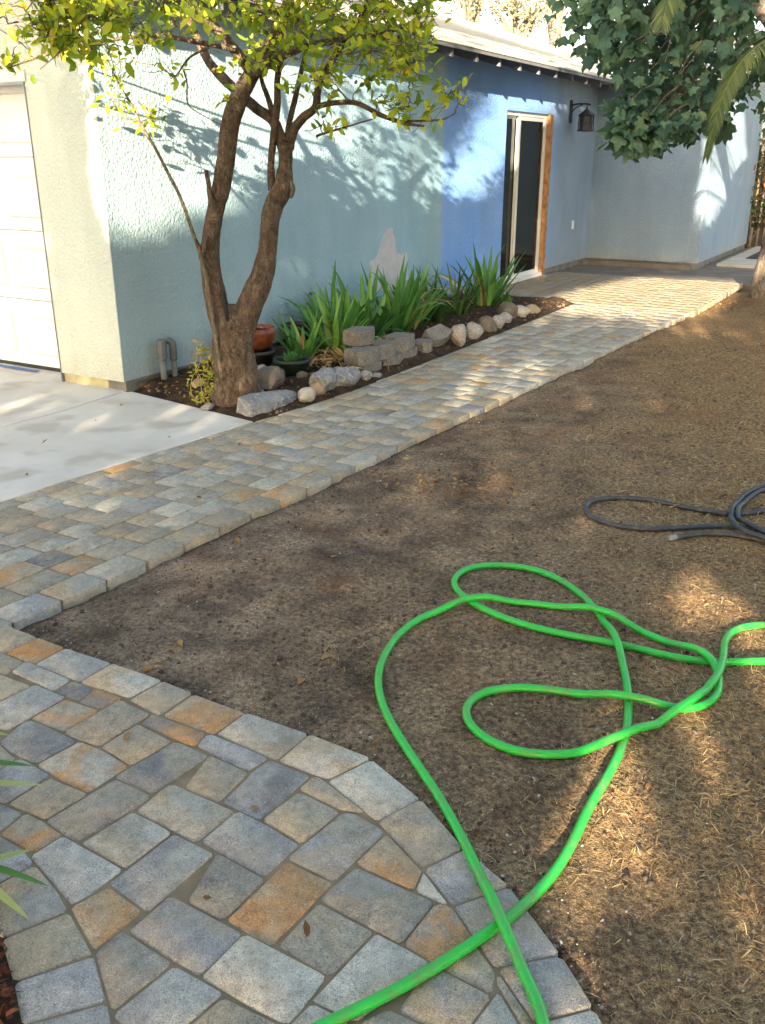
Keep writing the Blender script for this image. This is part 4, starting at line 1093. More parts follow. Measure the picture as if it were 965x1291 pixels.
L_('branch', [(365, 188, .06), (370, 165, .04), (383, 148, .0), (398, 135, -.05), (402, 110, -.1), (420, 75, -.2), (450, 30, -.3), (480, -30, -.4)], [.034, .030, .028, .026, .022, .02, .015, .008], n=10)
L_('branch', [(398, 135, -.05), (420, 130, -.15), (450, 130, -.25), (480, 145, -.3), (510, 155, -.35), (535, 159, -.4)], [.018, .016, .015, .014, .011, .005], n=8)
L_('branch', [(505, 153, -.35), (540, 152, -.38), (560, 150, -.4), (575, 142, -.42)], [.008, .006, .005, .003], n=6)
L_('branch', [(400, 172, -.02), (403, 170, -.1), (430, 162, -.2), (470, 150, -.25)], [.008, .008, .006, .004], n=6)
L_('branch', [(312, 100, -.02), (340, 80, -.12), (380, 60, -.2), (430, 50, -.3), (490, 40, -.45), (535, 20, -.5)], [.03, .026, .022, .016, .012, .006], n=10)
L_('branch', [(318, 92, -.02), (290, 55, -.1), (255, 15, -.2), (225, -25, -.3)], [.035, .030, .022, .012], n=10)
L_('branch', [(300, 62, -.12), (260, 55, -.2), (200, 45, -.25), (140, 50, -.3), (90, 60, -.35), (50, 72, -.4), (10, 86, -.4)], [.018, .016, .013, .011, .008, .006, .003], n=8)
L_('branch', [(230, -20, -.3), (170, 0, -.35), (110, 10, -.4), (60, 20, -.4), (10, 30, -.4)], [.014, .012, .010, .007, .004], n=8)
L_('sucker', [(281, 480, -.13), (268, 400, -.12), (258, 340, -.10), (243, 292, -.08), (228, 250, -.05), (212, 218, .0), (195, 185, .03), (180, 160, .06), (165, 130, .08), (150, 105, .08), (135, 75, .06)], [.014, .014, .013, .012, .011, .011, .010, .009, .007, .005, .003], n=8, mat='twig')
L_('branch', [(232, 90, -.2), (236, 105, -.15), (237, 130, -.1), (250, 142, -.1), (280, 158, -.1)], [.006, .005, .004, .003, .002], n=5)
L_('branch', [(264, 60, -.2), (240, 72, -.2), (225, 92, -.2)], [.008, .007, .005], n=5)
L_('stub', [(272, 262, -.05), (265, 248, -.07), (263, 230, -.08), (260, 215, -.09)], [.022, .017, .015, .014], n=8)
L_('stub', [(262, 335, -.06), (254, 325, -.08), (252, 312, -.09), (246, 300, -.1)], [.022, .018, .012, .009], n=8)
L_('stub', [(254, 326, -.08), (258, 312, -.1), (262, 297, -.1)], [.016, .012, .011], n=8)
# old split scar in the fork
mb = MB().tube(spline([T3(281, 366, -.085), T3(284, 385, -.122), (T3(287, 405, -.126))], 4), [.006, .010, .012, .014, .016, .016, .014, .012, .006], 8); mb.build('scar', MAT['dark'], lemon, True)
mb = MB().tube(spline([T3(367, 228, -.03), T3(369, 238, -.03), T3(367, 250, -.02)], 4), [.006, .012, .016, .018, .020, .018, .016, .012, .006], 8); mb.build('scar', MAT['brownrock'], lemon, True)
def pick(poly, n, d0, d1, r_):
    xs = [p[0] for p in poly]; ys = [p[1] for p in poly]; out = []
    while len(out) < n:
        x, y = r_.uniform(min(xs), max(xs)), r_.uniform(min(ys), max(ys))
        if not inside(poly, x, y): continue
        for _ in range(5):                                  # foliage sits where it leaves the sunlit wall clear
            c = T3(x, y, r_.uniform(d0, d1))
            if not hits_lit(c + tb): out.append(c); break
        else: n -= .6
    return out
r_ = random.Random(5)
cl = []
cl += pick([(-60, -70), (140, -70), (150, 30), (125, 62), (95, 70), (60, 55), (20, 45), (-60, 60)], 165, -1.5, -.5, r_)
cl += pick([(140, -70), (300, -70), (300, 40), (260, 30), (200, 55), (150, 60)], 55, -1.5, -.4, r_)
cl += pick([(300, -70), (550, -70), (552, 20), (545, 60), (515, 100), (470, 105), (430, 120), (390, 110), (340, 85), (305, 70)], 225, -.9, .3, r_)
cl += [T3(x, y, d) for x, y, d in ((10, 75, -.4), (18, 66, -.38), (35, 62, -.4), (85, 68, -.4), (120, 78, -.3), (108, 82, -.3), (140, 75, -.2), (145, 88, .05), (150, 100, .06), (136, 125, .06), (150, 128, .08), (160, 152, .08), (188, 128, .1), (190, 148, .1), (196, 155, .1),
      (166, 50, -.3), (180, 66, -.3), (200, 75, -.2), (170, 78, -.2), (218, 98, -.2), (225, 85, -.2), (285, 120, -.12), (290, 90, -.12), (305, 75, -.15), (222, 30, -.3), (208, 40, -.3),
      (515, 110, -.4), (522, 130, -.4), (530, 95, -.4), (548, 130, -.42), (560, 122, -.42), (572, 118, -.42), (580, 108, -.42), (505, 135, -.38), (490, 118, -.35), (478, 122, -.35), (423, 160, -.2), (407, 152, -.1), (410, 130, -.1), (368, 115, .1), (500, 140, -.35), (552, 108, -.4), (538, 140, -.4), (425, 108, -.3), (340, 75, -.2))]
n_vis = len(cl)
cen = T3(330, -190, -.7)
while len(cl) < n_vis + 120:
    q = Vector((r_.gauss(0, .9), r_.gauss(0, .75), r_.gauss(0, .42)))
    p = cen + q
    if abs(q.x) < 2.0 and p.z > 2.75 and not hits_lit(p + tb): cl.append(p)
def order_key(c): return min((c - p).length for p, r in skel)
cl_s = sorted(cl, key=order_key)
tw = MB(); LP = []; LX = []; LZ = []
sp_arr = [p for p, r in skel]
for c in cl_s:
    A_ = np.array([tuple(p) for p in sp_arr]); d = np.linalg.norm(A_ - np.array(tuple(c)), axis=1)
    j = int(np.argmin(d + .25 * np.maximum(0, A_[:, 2] - c.z))); p0 = sp_arr[j]
    L0 = (c - p0).length
    if L0 > .02:
        mid = p0.lerp(c, .5) + Vector((r_.uniform(-1, 1), r_.uniform(-1, 1), r_.uniform(-.4, 1.0))) * L0 * .18
        pts = spline([p0, mid, c], 4)
        pts = [q + Vector((r_.uniform(-1, 1), r_.uniform(-1, 1), r_.uniform(-1, 1))) * .010 if 0 < i_ < len(pts) - 1 else q for i_, q in enumerate(pts)]
        r0 = .0045 if L0 < .35 else .007
        tw.tube(pts, [r0 + (.0020 - r0) * i_ / (len(pts) - 1) for i_ in range(len(pts))], 5, False)
        sp_arr += pts[2:]
        for _ in range(2):
            q0 = pts[r_.randrange(2, len(pts))]; q1 = q0 + Vector((r_.gauss(0, .09), r_.gauss(0, .09), r_.gauss(-.01, .07)))
            tw.tube([q0, q0.lerp(q1, .5) + Vector((0, 0, r_.uniform(-.02, .02))), q1], [.003, .0025, .0015], 4, False)
    dirn = (c - p0).normalized() if L0 > .001 else Vector((0, 0, 1))
    for _ in range(r_.randint(6, 10)):
        q = c + Vector((r_.gauss(0, .038), r_.gauss(0, .038), r_.gauss(0, .035))) - dirn * r_.uniform(0, .07)
        LP.append(tuple(q + tb)); x = dirn * .6 + Vector((r_.gauss(0, .8), r_.gauss(0, .8), r_.gauss(-.15, .7)))
        LX.append(tuple(x)); LZ.append((r_.gauss(0, .6), r_.gauss(-.3, .6), r_.gauss(.8, .5)))
tw.build('twigs', MAT['twig'], lemon, kind='stuff')
LP, LX, LZ = map(np.array, (LP, LX, LZ))
sel = np.array([not hits_lit(p) or (SO(p)[1] < .55 and p[0] < -1.3) for p in LP]); LP, LX, LZ = LP[sel], LX[sel], LZ[sel]
Rr = frames(LX, LZ); Ss = nrg.uniform(.038, .092, len(LP))
leaf_parts(lemon, LB, LFT, LP, Rr, Ss, MAT['lemonleaf'], 300, order=np.argsort(LP[:, 1] + 6 * (LP[:, 2] > 2.75)))
for x, y, d in ((95, 26, -.75), (83, 69, -.6), (61, 5, -.8), (17, 43, -.5), (112, 52, -.4), (512, 90, -.5), (135, 20, -.5), (92, 2, -.6)):
    c = T3(x, y, d); e_ = MB().lathe([(.001, -.042), (.008, -.036), (.022, -.022), (.029, 0), (.024, .02), (.010, .033), (.001, .036)], 10).build('lemon', MAT['lemon'], lemon, True)
    e_.location = c; e_.rotation_euler = (r_.uniform(-.5, .5), r_.uniform(-.5, .5), 0)

# ------------------------------------------------------------------ fig tree on the right
FG = np.array([(0, 0, 0)] + [(math.cos(a) * r * .5 + .42, math.sin(a) * r * .46, .22 * abs(math.sin(a)) * r - .20 * r * r + (.07 if i_ % 2 else -.03)) for i_, (a, r) in enumerate(
     [(math.pi * .98, .75), (math.pi * .80, .85), (math.pi * .66, .98), (math.pi * .56, .74), (math.pi * .42, .98), (math.pi * .33, 1.08), (math.pi * .22, .74), (math.pi * .08, 1.08), (0, 1.28),
      (-math.pi * .08, 1.12), (-math.pi * .22, .74), (-math.pi * .33, 1.08), (-math.pi * .42, 1.0), (-math.pi * .56, .74), (-math.pi * .66, .98), (-math.pi * .80, .85), (-math.pi * .98, .75)])] + [(.42, 0, .03)])
nF = len(FG) - 1
FGF = np.array([(nF, i, i + 1) for i in range(1, nF - 1)] + [(nF, nF - 1, 1)])
fb = G(966, 372)
fig = empty('fig_tree', fb, 0, 'large fig tree with dark lobed leaves overhanging the patio', 'tree')
def F3(x, y, Y): return atY(x, y, Y) - fb
limb('trunk', [F3(962, 382, 11.7), F3(966, 345, 11.7), F3(978, 295, 11.7), F3(1005, 200, 11.6), F3(1015, 110, 11.5)], [.20, .14, .125, .115, .10], fig, 'figbark', 16)
limb('limb', [F3(1012, 120, 11.6), F3(970, 20, 11.3), F3(900, -5, 11.0), F3(830, 10, 10.6), F3(765, 50, 10.3)], [.12, .10, .07, .05, .02], fig, 'figbark', 12)
limb('limb', [F3(1014, 110, 11.5), F3(985, 0, 10.5), F3(910, -40, 10.0), F3(830, -60, 9.8)], [.11, .09, .06, .02], fig, 'figbark', 12)
limb('limb', [F3(1014, 120, 11.5), F3(1060, 30, 10.8), F3(1120, -60, 10.5)], [.11, .08, .03], fig, 'figbark', 12)
r_ = random.Random(9)
FP = []; FX = []; FZ = []; FS = []
def figleaves(poly, n, Y0, Y1, s0, s1):
    xs = [p[0] for p in poly]; ys = [p[1] for p in poly]; k = 0
    while k < n:
        x, y = r_.uniform(min(xs), max(xs)), r_.uniform(min(ys), max(ys))
        if not inside(poly, x, y): continue
        k += 1
        Y = r_.uniform(Y0, Y1); FP.append(tuple(atY(x, y - 8, Y)))
        FX.append((r_.gauss(-.2, .65), r_.gauss(-.25, .6), r_.gauss(-.65, .45))); FZ.append((r_.gauss(-.25, .65), r_.gauss(-.6, .6), r_.gauss(.55, .5))); FS.append(r_.uniform(s0, s1))
figleaves([(758, 80), (778, 110), (776, 150), (778, 188), (790, 196), (812, 186), (850, 178), (885, 180), (905, 150), (930, 130), (965, 170), (1120, 190), (1120, -120), (760, -120), (742, 20)], 4300, 8.7, 11.4, .070, .155)
figleaves([(690, 20), (705, 55), (735, 75), (770, 95), (770, -90), (715, -90)], 130, 9.3, 10.8, .10, .16)
figleaves([(772, 130), (772, 190), (800, 195), (850, 186), (850, 150)], 110, 8.8, 9.4, .13, .18)
figleaves([(880, -60), (1010, -60), (1010, 130), (930, 110), (880, 60)], 420, 11.6, 13.0, .10, .19)
figleaves([(895, 165), (905, 180), (928, 165), (925, 150), (900, 145)], 9, 9.2, 9.6, .16, .2)
for _ in range(450):
    q = F3(930, -260, 10.2) + fb + Vector((r_.gauss(0, 1.2), r_.gauss(0, .9), r_.gauss(0, .6)))
    FP.append(tuple(q)); FX.append((r_.gauss(0, .6), r_.gauss(0, .6), r_.gauss(-.6, .35))); FZ.append((r_.gauss(0, .5), r_.gauss(-.3, .5), r_.gauss(.8, .4))); FS.append(r_.uniform(.16, .24))
FP, FX, FZ, FS = map(np.array, (FP, FX, FZ, FS))
sel = np.array([not any(hits_wing((p[0] + a, p[1], p[2] + b)) for a in (-.1, 0, .1) for b in (-.14, -.05, .05)) for p in FP]); FP, FX, FZ, FS = FP[sel], FX[sel], FZ[sel], FS[sel]
vis = (FP[:, 2] < 3.6)
leaf_parts(fig, FG, FGF, FP, frames(FX, FZ), FS, MAT['figleaf'], 300, order=np.argsort(FP[:, 1] + 10 * (~vis)))
# thin twigs carrying the leaves
tm = MB()
for i in range(0, len(FP), 5):
    p = Vector(FP[i]) - fb; q = p + Vector((r_.uniform(.1, .4), r_.uniform(.1, .5), r_.uniform(.1, .35)))
    tm.tube([q, p.lerp(q, .4) + Vector((0, 0, .03)), p], [.010, .006, .003], 4, False)
tm.build('twigs', MAT['figbark'], fig, kind='stuff')

# ------------------------------------------------------------------ palm with drooping fronds behind the fig leaves
pb = G(1130, 440) + Vector((0, 0, -.03))
palm = empty('palm_tree', pb, 0, 'palm with a drooping feathery frond hanging beside the far wall', 'palm')
limb('trunk', [Vector((0, 0, -.1)), Vector((.03, 0, 1.0)), Vector((0, .05, 2.2)), Vector((0, 0, 3.2))], [.22, .19, .18, .16], palm, 'figbark', 14)
crown = Vector((0, 0, 3.25))
def frond(ctrl, L=.36, n=46, droop=.6):
    P = spline(ctrl, 10); fr = empty('frond', (0, 0, 0)); fr.parent = palm
    MB().tube(P, [.014 - .011 * i / (len(P) - 1) for i in range(len(P))], 5).build('rachis', MAT['palm'], fr)
    mb = MB()
    for i in range(n):
        t = .12 + .88 * i / (n - 1); k = t * (len(P) - 1); j = min(int(k), len(P) - 2); p = P[j].lerp(P[j + 1], k - j); d = (P[j + 1] - P[j]).normalized()
        sd_ = d.cross(Vector((0, 0, 1)));  sd_ = sd_.normalized() if sd_.length > .05 else Vector((1, 0, 0))
        l_ = L * (math.sin(math.pi * min(1, .12 + t * .85)) ** .6) * rng.uniform(.85, 1.1)
        for sg in (-1, 1):
            v = (sd_ * sg * .75 + d * .75 + Vector((0, 0, -.35 * droop))).normalized(); w = d.cross(v).normalized().cross(v) * .009
            q = p + v * l_ + Vector((0, 0, -.05))
            mb.add([p - w * .6, p + w * .6, p.lerp(q, .5) + w + Vector((0, 0, .012)), p.lerp(q, .5) - w + Vector((0, 0, .012)), q], [(0, 1, 2, 3), (3, 2, 4)])
    mb.build('leaflets', MAT['palm'], fr, kind='stuff')
def PW(x, y, Y): return atY(x, y, Y) - pb
frond([crown, PW(1010, 30, 9.0), PW(950, 62, 8.6), PW(914, 115, 8.4), PW(891, 195, 8.35)], .21, 80)
frond([crown, PW(960, -60, 8.9), PW(870, -25, 8.5), PW(842, 0, 8.3), PW(834, 30, 8.2)], .20, 60)
for a in (0.3, 1.4, 2.6, 3.6, 5.2):
    v = Vector((math.cos(a), math.sin(a), 0)); frond([crown, crown + v * .7 + Vector((0, 0, .5)), crown + v * 1.5 + Vector((0, 0, .35)), crown + v * 2.1 + Vector((0, 0, -.4))], .5, 40)

# ------------------------------------------------------------------ far fence with vine
fence = empty('picket_fence', W(15.0, 1.6, 0), WZ, 'weathered picket fence overgrown with vine past the far wall', 'fence')
for i in range(26):
    y = -i * .115
    h_ = 1.75 + rng.uniform(-.04, .04)
    m = MB(); m.add([(0, y, -.05), (0, y - .075, -.05), (0, y - .075, h_), (0, y - .0375, h_ + .05), (0, y, h_), (.02, y, -.05), (.02, y - .075, -.05), (.02, y - .075, h_), (.02, y - .0375, h_ + .05), (.02, y, h_)],
        [(0, 1, 2, 3, 4), (9, 8, 7, 6, 5), (0, 5, 6, 1), (1, 6, 7, 2), (2, 7, 8, 3), (3, 8, 9, 4), (4, 9, 5, 0)])
    m.build('picket', MAT['fence'], fence)
for z_ in (.35, 1.45): MB().box(.021, .06, -3.0, .1, z_, z_ + .08).build('rail', MAT['fence'], fence)
vp = []; 
vine = empty('vine', W(14.9, 2.2, 0), 0, 'tangled vine with reddish leaves climbing the far fence', 'vine')
mb = MB()
for i in range(34):
    o_ = rng.uniform(.0, 2.6); pts = [Vector(W(14.9, 1.6 + o_, 0)) - vine.location]
    for k in range(6): pts.append(pts[-1] + Vector((rng.gauss(0, .12), rng.gauss(-.02, .06), rng.uniform(.25, .42))))
    P = spline(pts, 3); mb.tube(P, [.014 - .010 * q / (len(P) - 1) for q in range(len(P))], 5, False)
    for p in P[4:]:
        for _ in range(8): vp.append(tuple(p + Vector(vine.location) + Vector((rng.gauss(0, .12), rng.gauss(-.05, .08), rng.gauss(0, .1)))))
mb.build('stems', MAT['figbark'], vine)
vp = np.array(vp); V, Fc = scatter_np(LB, LFT, vp, rand_rot(len(vp), (-.3, -.8, .4), .6), nrg.uniform(.07, .13, len(vp)))
link(bpy.data.objects.new('leaves', np_mesh('leaves', V - np.array(vine.location), Fc, MAT['vine'])), vine, kind='stuff')

# ------------------------------------------------------------------ trees behind the house and fence
def far_tree(name, label, base, h, rx, rz, n, leaf, mat, group, seed, bark='figbark', keepf=None, cz=None, parts=0):
    r2 = np.random.default_rng(seed); rr_ = random.Random(seed)
    e_ = empty(name, base, 0, label, 'tree', group)
    zc = cz if cz is not None else h - rz
    limb('trunk', [Vector((0, 0, -.2)), Vector((.05, .03, zc * .4)), Vector((-.04, .05, zc * .8)), Vector((0, 0, zc + rz * .4))], [h * .035, h * .028, h * .022, h * .008], e_, bark, 10, 4)
    cent = []
    for i in range(9):
        a = rr_.uniform(0, 6.28); el = rr_.uniform(-.3, 1.2); d = Vector((math.cos(a) * math.cos(el) * rx * .8, math.sin(a) * math.cos(el) * rx * .8, math.sin(el) * rz * .8))
        s0 = Vector((0, 0, zc * rr_.uniform(.6, 1.0)))
        limb('limb', [s0, s0.lerp(Vector((0, 0, zc)) + d, .5) + Vector((0, 0, .15 * rz)), Vector((0, 0, zc)) + d], [h * .015, h * .010, h * .003], e_, bark, 7, 4)
        cent.append(d)
    # clumps
    C = np.array([tuple(d * rr_.uniform(.5, 1.1) + Vector((rr_.gauss(0, rx * .2), rr_.gauss(0, rx * .2), rr_.gauss(0, rz * .2)))) for d in cent for _ in range(7)])
    P = C[r2.integers(0, len(C), n)] + r2.normal(size=(n, 3)) * np.array((rx * .14, rx * .14, rz * .13)) + np.array((0, 0, zc))
    if keepf is not None: P = P[keepf(P + np.array(tuple(base)))]
    V, Fc = scatter_np(LB, LFT, P, rand_rot(len(P), (0, 0, 1), .3, r2), r2.uniform(leaf * .7, leaf * 1.2, len(P)))
    link(bpy.data.objects.new('crown', np_mesh('crown', V, Fc, MAT[mat])), e_, kind='stuff')
    return e_
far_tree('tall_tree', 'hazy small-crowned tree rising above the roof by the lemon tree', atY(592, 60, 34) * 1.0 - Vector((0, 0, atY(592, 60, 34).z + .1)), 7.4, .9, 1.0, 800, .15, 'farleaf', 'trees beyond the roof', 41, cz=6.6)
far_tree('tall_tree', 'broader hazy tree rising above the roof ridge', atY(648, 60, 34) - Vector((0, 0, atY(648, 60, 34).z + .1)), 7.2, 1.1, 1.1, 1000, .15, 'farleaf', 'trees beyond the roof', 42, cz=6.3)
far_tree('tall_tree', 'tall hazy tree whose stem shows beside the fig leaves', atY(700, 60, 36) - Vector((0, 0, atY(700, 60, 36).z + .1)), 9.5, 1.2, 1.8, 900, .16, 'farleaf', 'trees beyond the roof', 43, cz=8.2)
far_tree('garden_tree', 'dark leafy tree standing behind the picket fence', W(18.0, 4.2, 0), 5.0, 2.0, 2.0, 5000, .14, 'vine', None, 44, cz=2.6)

# ------------------------------------------------------------------ unseen shade trees added behind the viewer, crown gaps cut to shape the sun patches
SB = np.array([(-.5, 0, 0), (-.05, .27, .05), (.5, 0, 0), (-.05, -.27, .05)]); SF = np.array([(0, 2, 1), (0, 3, 2)])
SHADE_SPOTS = [(-8.4, -7.2), (-5.7, -6.8), (1.9, -7.0), (5.2, -7.4)]
SL_LABEL = ['added unseen shade tree behind the garage drive', 'added unseen shade tree straight behind the walk', 'added unseen shade tree behind the dry lawn', 'added unseen shade tree at the lawn corner']
NL = 120000
PX = np.stack([nrg.uniform(-8.8, 6.6, NL), nrg.uniform(-8.6, -5.6, NL), nrg.uniform(1.2, 10.2, NL)], 1)
kp = np.array([min(keep_prob((p[0] + a, p[1], p[2] + b)) for a, b in ((-.11, 0), (.11, 0), (0, .10), (0, -.10))) for p in PX])
PX = PX[nrg.random(NL) < kp]
near = np.argmin(np.abs(PX[:, :1] - np.array([x for x, y in SHADE_SPOTS])[None]), axis=1)
for i, (x, y) in enumerate(SHADE_SPOTS):
    e_ = empty('added_shade_tree', (x, y, -.05), 0, SL_LABEL[i], 'tree', 'added shade trees with gaps cut for the sun')
    rr_ = random.Random(60 + i)
    limb('trunk', [Vector((0, 0, -.2)), Vector((.05, 0, 1.5)), Vector((0, .05, 4)), Vector((.1, 0, 8))], [.32, .24, .18, .05], e_, 'figbark', 12)
    for k in range(7):
        z_ = 1.8 + k * .9; a = rr_.uniform(0, 6.28); d = Vector((math.cos(a) * 1.9, math.sin(a) * 1.2, .9))
        b0 = Vector((x, y, z_ - .05))
        if min(keep_prob(tuple(b0 + d * q)) for q in (.1, .25, .4, .55, .7, .85, 1.0)) > .5:
            limb('limb', [Vector((0, 0, z_)), Vector((0, 0, z_)) + d * .5, Vector((0, 0, z_)) + d], [.07, .05, .015], e_, 'figbark', 7, 4)
    P = PX[near == i] - np.array((x, y, -.05))
    V, Fc = scatter_np(SB, SF, P, rand_rot(len(P), (0, -.6, .6), .35), nrg.uniform(.17, .25, len(P)))
    link(bpy.data.objects.new('crown', np_mesh('crown', V, Fc, MAT['shadeleaf'])), e_, kind='stuff')

# ------------------------------------------------------------------ hoses
def ground_h(p):
    s, o = SO(p)
    if inside(walk2, p.x, p.y): return .002
    return ground_z(p.x, p.y) + .002
def hose(name, px, rad, mat, label, cat='hose', lift=(), n=12, drop=.0):
    pts = [G(x, y, -.01 + .0) for x, y in px]
    P = spline(pts, 12)
    acc = [0]
    for a, b in zip(P, P[1:]): acc.append(acc[-1] + (b - a).length)
    n_ = int(acc[-1] / .012); tt = np.linspace(0, acc[-1], n_)
    X = np.interp(tt, acc, [p.x for p in P]); Y = np.interp(tt, acc, [p.y for p in P])
    kw = np.exp(-.5 * (np.arange(-15, 16) / 5.5) ** 2); kw /= kw.sum()
    X = np.convolve(np.pad(X, 15, mode='edge'), kw, 'valid'); Y = np.convolve(np.pad(Y, 15, mode='edge'), kw, 'valid')
    P = [Vector((x, y, 0)) for x, y in zip(X, Y)]
    hs = [max(ground_h(p), -.03) for p in P]
    ks = np.exp(-.5 * (np.arange(-30, 31) / 11.0) ** 2); ks /= ks.sum()
    hs = list(np.convolve(np.pad(np.array(hs), 30, mode='edge'), ks, 'valid'))
    Q = [Vector((p.x, p.y, h + rad)) for p, h in zip(P, hs)]
    # later strands ride over earlier ones where they cross
    acc = 0; lens = [0]
    for a, b in zip(Q, Q[1:]): acc += (b - a).length; lens.append(acc)
    add = [0.0] * len(Q)
    XY = np.array([(q.x, q.y) for q in Q]); LN = np.array(lens)
    for i, q in enumerate(Q):
        d = np.hypot(XY[:i, 0] - q.x, XY[:i, 1] - q.y) if i else np.array([])
        m_ = (d < rad * 1.7) & (LN[:i] < lens[i] - .35) if i else []
        if i and m_.any(): add[i] = max(Q[j].z + add[j] for j in np.where(m_)[0]) + 2 * rad - q.z
    for _ in range(3):
        pad = add[:]
        for i in range(len(add)):
            for j in range(max(0, i - 14), min(len(add), i + 15)):
                dl = abs(lens[i] - lens[j]); w = max(0, 1 - dl / .16); w = w * w * (3 - 2 * w)
                pad[i] = max(pad[i], add[j] * w)
        break
    Q = [Vector((q.x, q.y, q.z + a)) for q, a in zip(Q, pad)]
    return Q
GH = [(1200, 850), (1060, 838), (965, 832), (931, 835), (879, 835), (828, 825), (776, 811), (714, 800), (667, 790), (615, 773), (582, 754), (570, 738), (576, 725), (600, 714), (641, 713), (688, 722), (734, 751), (760, 782), (776, 813), (786, 839), (792, 875), (791, 922), (776, 963), (755, 998),
      (740, 1022), (724, 1060), (702, 1099), (660, 1150), (621, 1181), (560, 1224), (480, 1271), (430, 1294), (330, 1350), (360, 1440), (520, 1460), (680, 1380), (686, 1291), (658, 1237), (628, 1176), (615, 1137), (598, 1093), (571, 1037), (550, 1000), (517, 953), (486, 901), (476, 860), (483, 829), (504, 798), (537, 777), (584, 765), (636, 760), (683, 764), (745, 774), (797, 792), (848, 813), (880, 825), (900, 842),
      (908, 862), (903, 886), (885, 897), (848, 897), (797, 891), (745, 880), (688, 870), (641, 868), (605, 875), (585, 891), (585, 909), (605, 932), (641, 948), (688, 954), (745, 949), (786, 938), (828, 917), (869, 896), (895, 875), (908, 855), (912, 829), (913, 808), (923, 793), (947, 787), (965, 787), (1050, 790), (1200, 800)]
Q = hose('garden_hose', GH, .0130, 'greenhose', '')
gh = empty('garden_hose', (Q[len(Q) // 2].x, Q[len(Q) // 2].y, 0), 0, 'bright green garden hose lying in loops across the dry ground and pavers', 'hose')
MB().tube([q - gh.location for q in Q], .0130, 12).build('tube', MAT['greenhose'], gh, True)
GQ0, GQ1 = Vector(Q[0]), Vector(Q[1])
MB().tube([GQ0 - gh.location, GQ0 + (GQ0 - GQ1).normalized() * .05 - gh.location], .018, 12).build('coupling', MAT['tin'], gh)
DZ = lambda x, y: (700 + x * 265 / 965, 560 + y * 200 / 728)
BH = [(843, 680), (860, 676), (880, 673), (905, 672), (930, 675), (965, 683), (1005, 688), (1050, 678), (1065, 658), (1030, 643), (990, 641), (965, 643), (930, 648), (900, 645), (860, 639), (815, 630), (783, 628), (758, 629), (741, 634), (736, 643), (742, 652), (760, 660), (790, 667), (821, 668), (854, 666), (887, 663), (920, 664), (965, 668), (1010, 673), (1055, 665), (1062, 640), (1030, 618), (990, 611), (965, 613), (945, 620), (929, 634),
      (921, 650), (922, 664), (932, 675), (950, 682), (975, 688), (1020, 693), (1065, 680), (1075, 650), (1045, 624), (1000, 613), (968, 616), (948, 625), (934, 639), (928, 651), (932, 661), (945, 669), (965, 676), (1000, 682), (1045, 675)]
Q = hose('old_hose', BH, .0125, 'blackhose', '')
bh = empty('old_hose', (Q[40].x, Q[40].y, 0), 0, 'old dark rubber hose coiled on the dry lawn with one loose end', 'hose')
MB().tube([q - bh.location for q in Q], .0125, 10).build('tube', MAT['blackhose'], bh, True)
d = (Q[0] - Q[1]).normalized()
MB().tube([Q[0] - bh.location - d * .015, Q[0] - bh.location + d * .02, Q[0] - bh.location + d * .03], [.016, .016, .012], 10).build('end_fitting', MAT['tin'], bh)

# ------------------------------------------------------------------ variegated plant entering at the left
ag = empty('strap_plant', G(-120, 1135), 0, 'green and cream strap-leaved plant beside the paver walk', 'plant')
def ribbon(pts, w, mat=MAT['agap'], name='leaf', parent=ag, flatup=Vector((0, 0, 1))):
    P = spline(pts, 6); n = len(P); V = []; Fs = []
    for i, p in enumerate(P):
        t = i / (n - 1); d = (P[min(i + 1, n - 1)] - P[max(i - 1, 0)]).normalized(); sd_ = d.cross(flatup).normalized(); up = sd_.cross(d)
        ww = w * (.8 + .2 * min(1, t * 3)) * (1 if t < .6 else max(.06, 1 - ((t - .6) / .4) ** 1.8))
        V += [p - sd_ * ww / 2 + up * ww * .18, p, p + sd_ * ww / 2 + up * ww * .18]
    for i in range(n - 1): b = i * 3; Fs += [(b, b + 3, b + 4, b + 1), (b + 1, b + 4, b + 5, b + 2)]
    return mesh_obj(name, V, Fs, mat, parent, True)
base = Vector((0, 0, 0))
def AG(x, y, Y): return atY(x, y, Y) - ag.location
for mid, tip, Y in (((-60, 935, 2.0), (12, 927, 2.0), 0), ((-50, 1003, 1.85), (56, 990, 1.9), 0), ((-50, 975, 1.9), (43, 966, 1.95), 0), ((-55, 1115, 1.62), (43, 1071, 1.70), 0), ((-50, 1095, 1.65), (61, 1117, 1.68), 0), ((-50, 1100, 1.6), (38, 1160, 1.58), 0)):
    a = AG(*mid); b = AG(*tip); ribbon([base + Vector((rng.uniform(-.02, .02), rng.uniform(-.02, .02), 0)), a * .5 + Vector((0, 0, .14)), a + Vector((0, 0, .03)), a.lerp(b, .6) + Vector((0, 0, .015)), b], .026)
for k in range(22):
    a = rng.uniform(1.4, 5.4); v = Vector((math.cos(a), math.sin(a), 0)); r0 = rng.uniform(.22, .42)
    ribbon([base + v * .02, v * r0 * .4 + Vector((0, 0, .28)), v * r0 * .8 + Vector((0, 0, .30)), v * r0 + Vector((0, 0, .18))], .026)
bm_poly = [G(40, 1330), G(27, 1235), G(8, 1178), G(-20, 1130), G(-80, 1090), G(-300, 1000), G(-900, 1200), G(-300, 1500)]
flat('mulch_bed', [(p.x, p.y) for p in bm_poly], -.006, MAT['bed'], kind='structure')

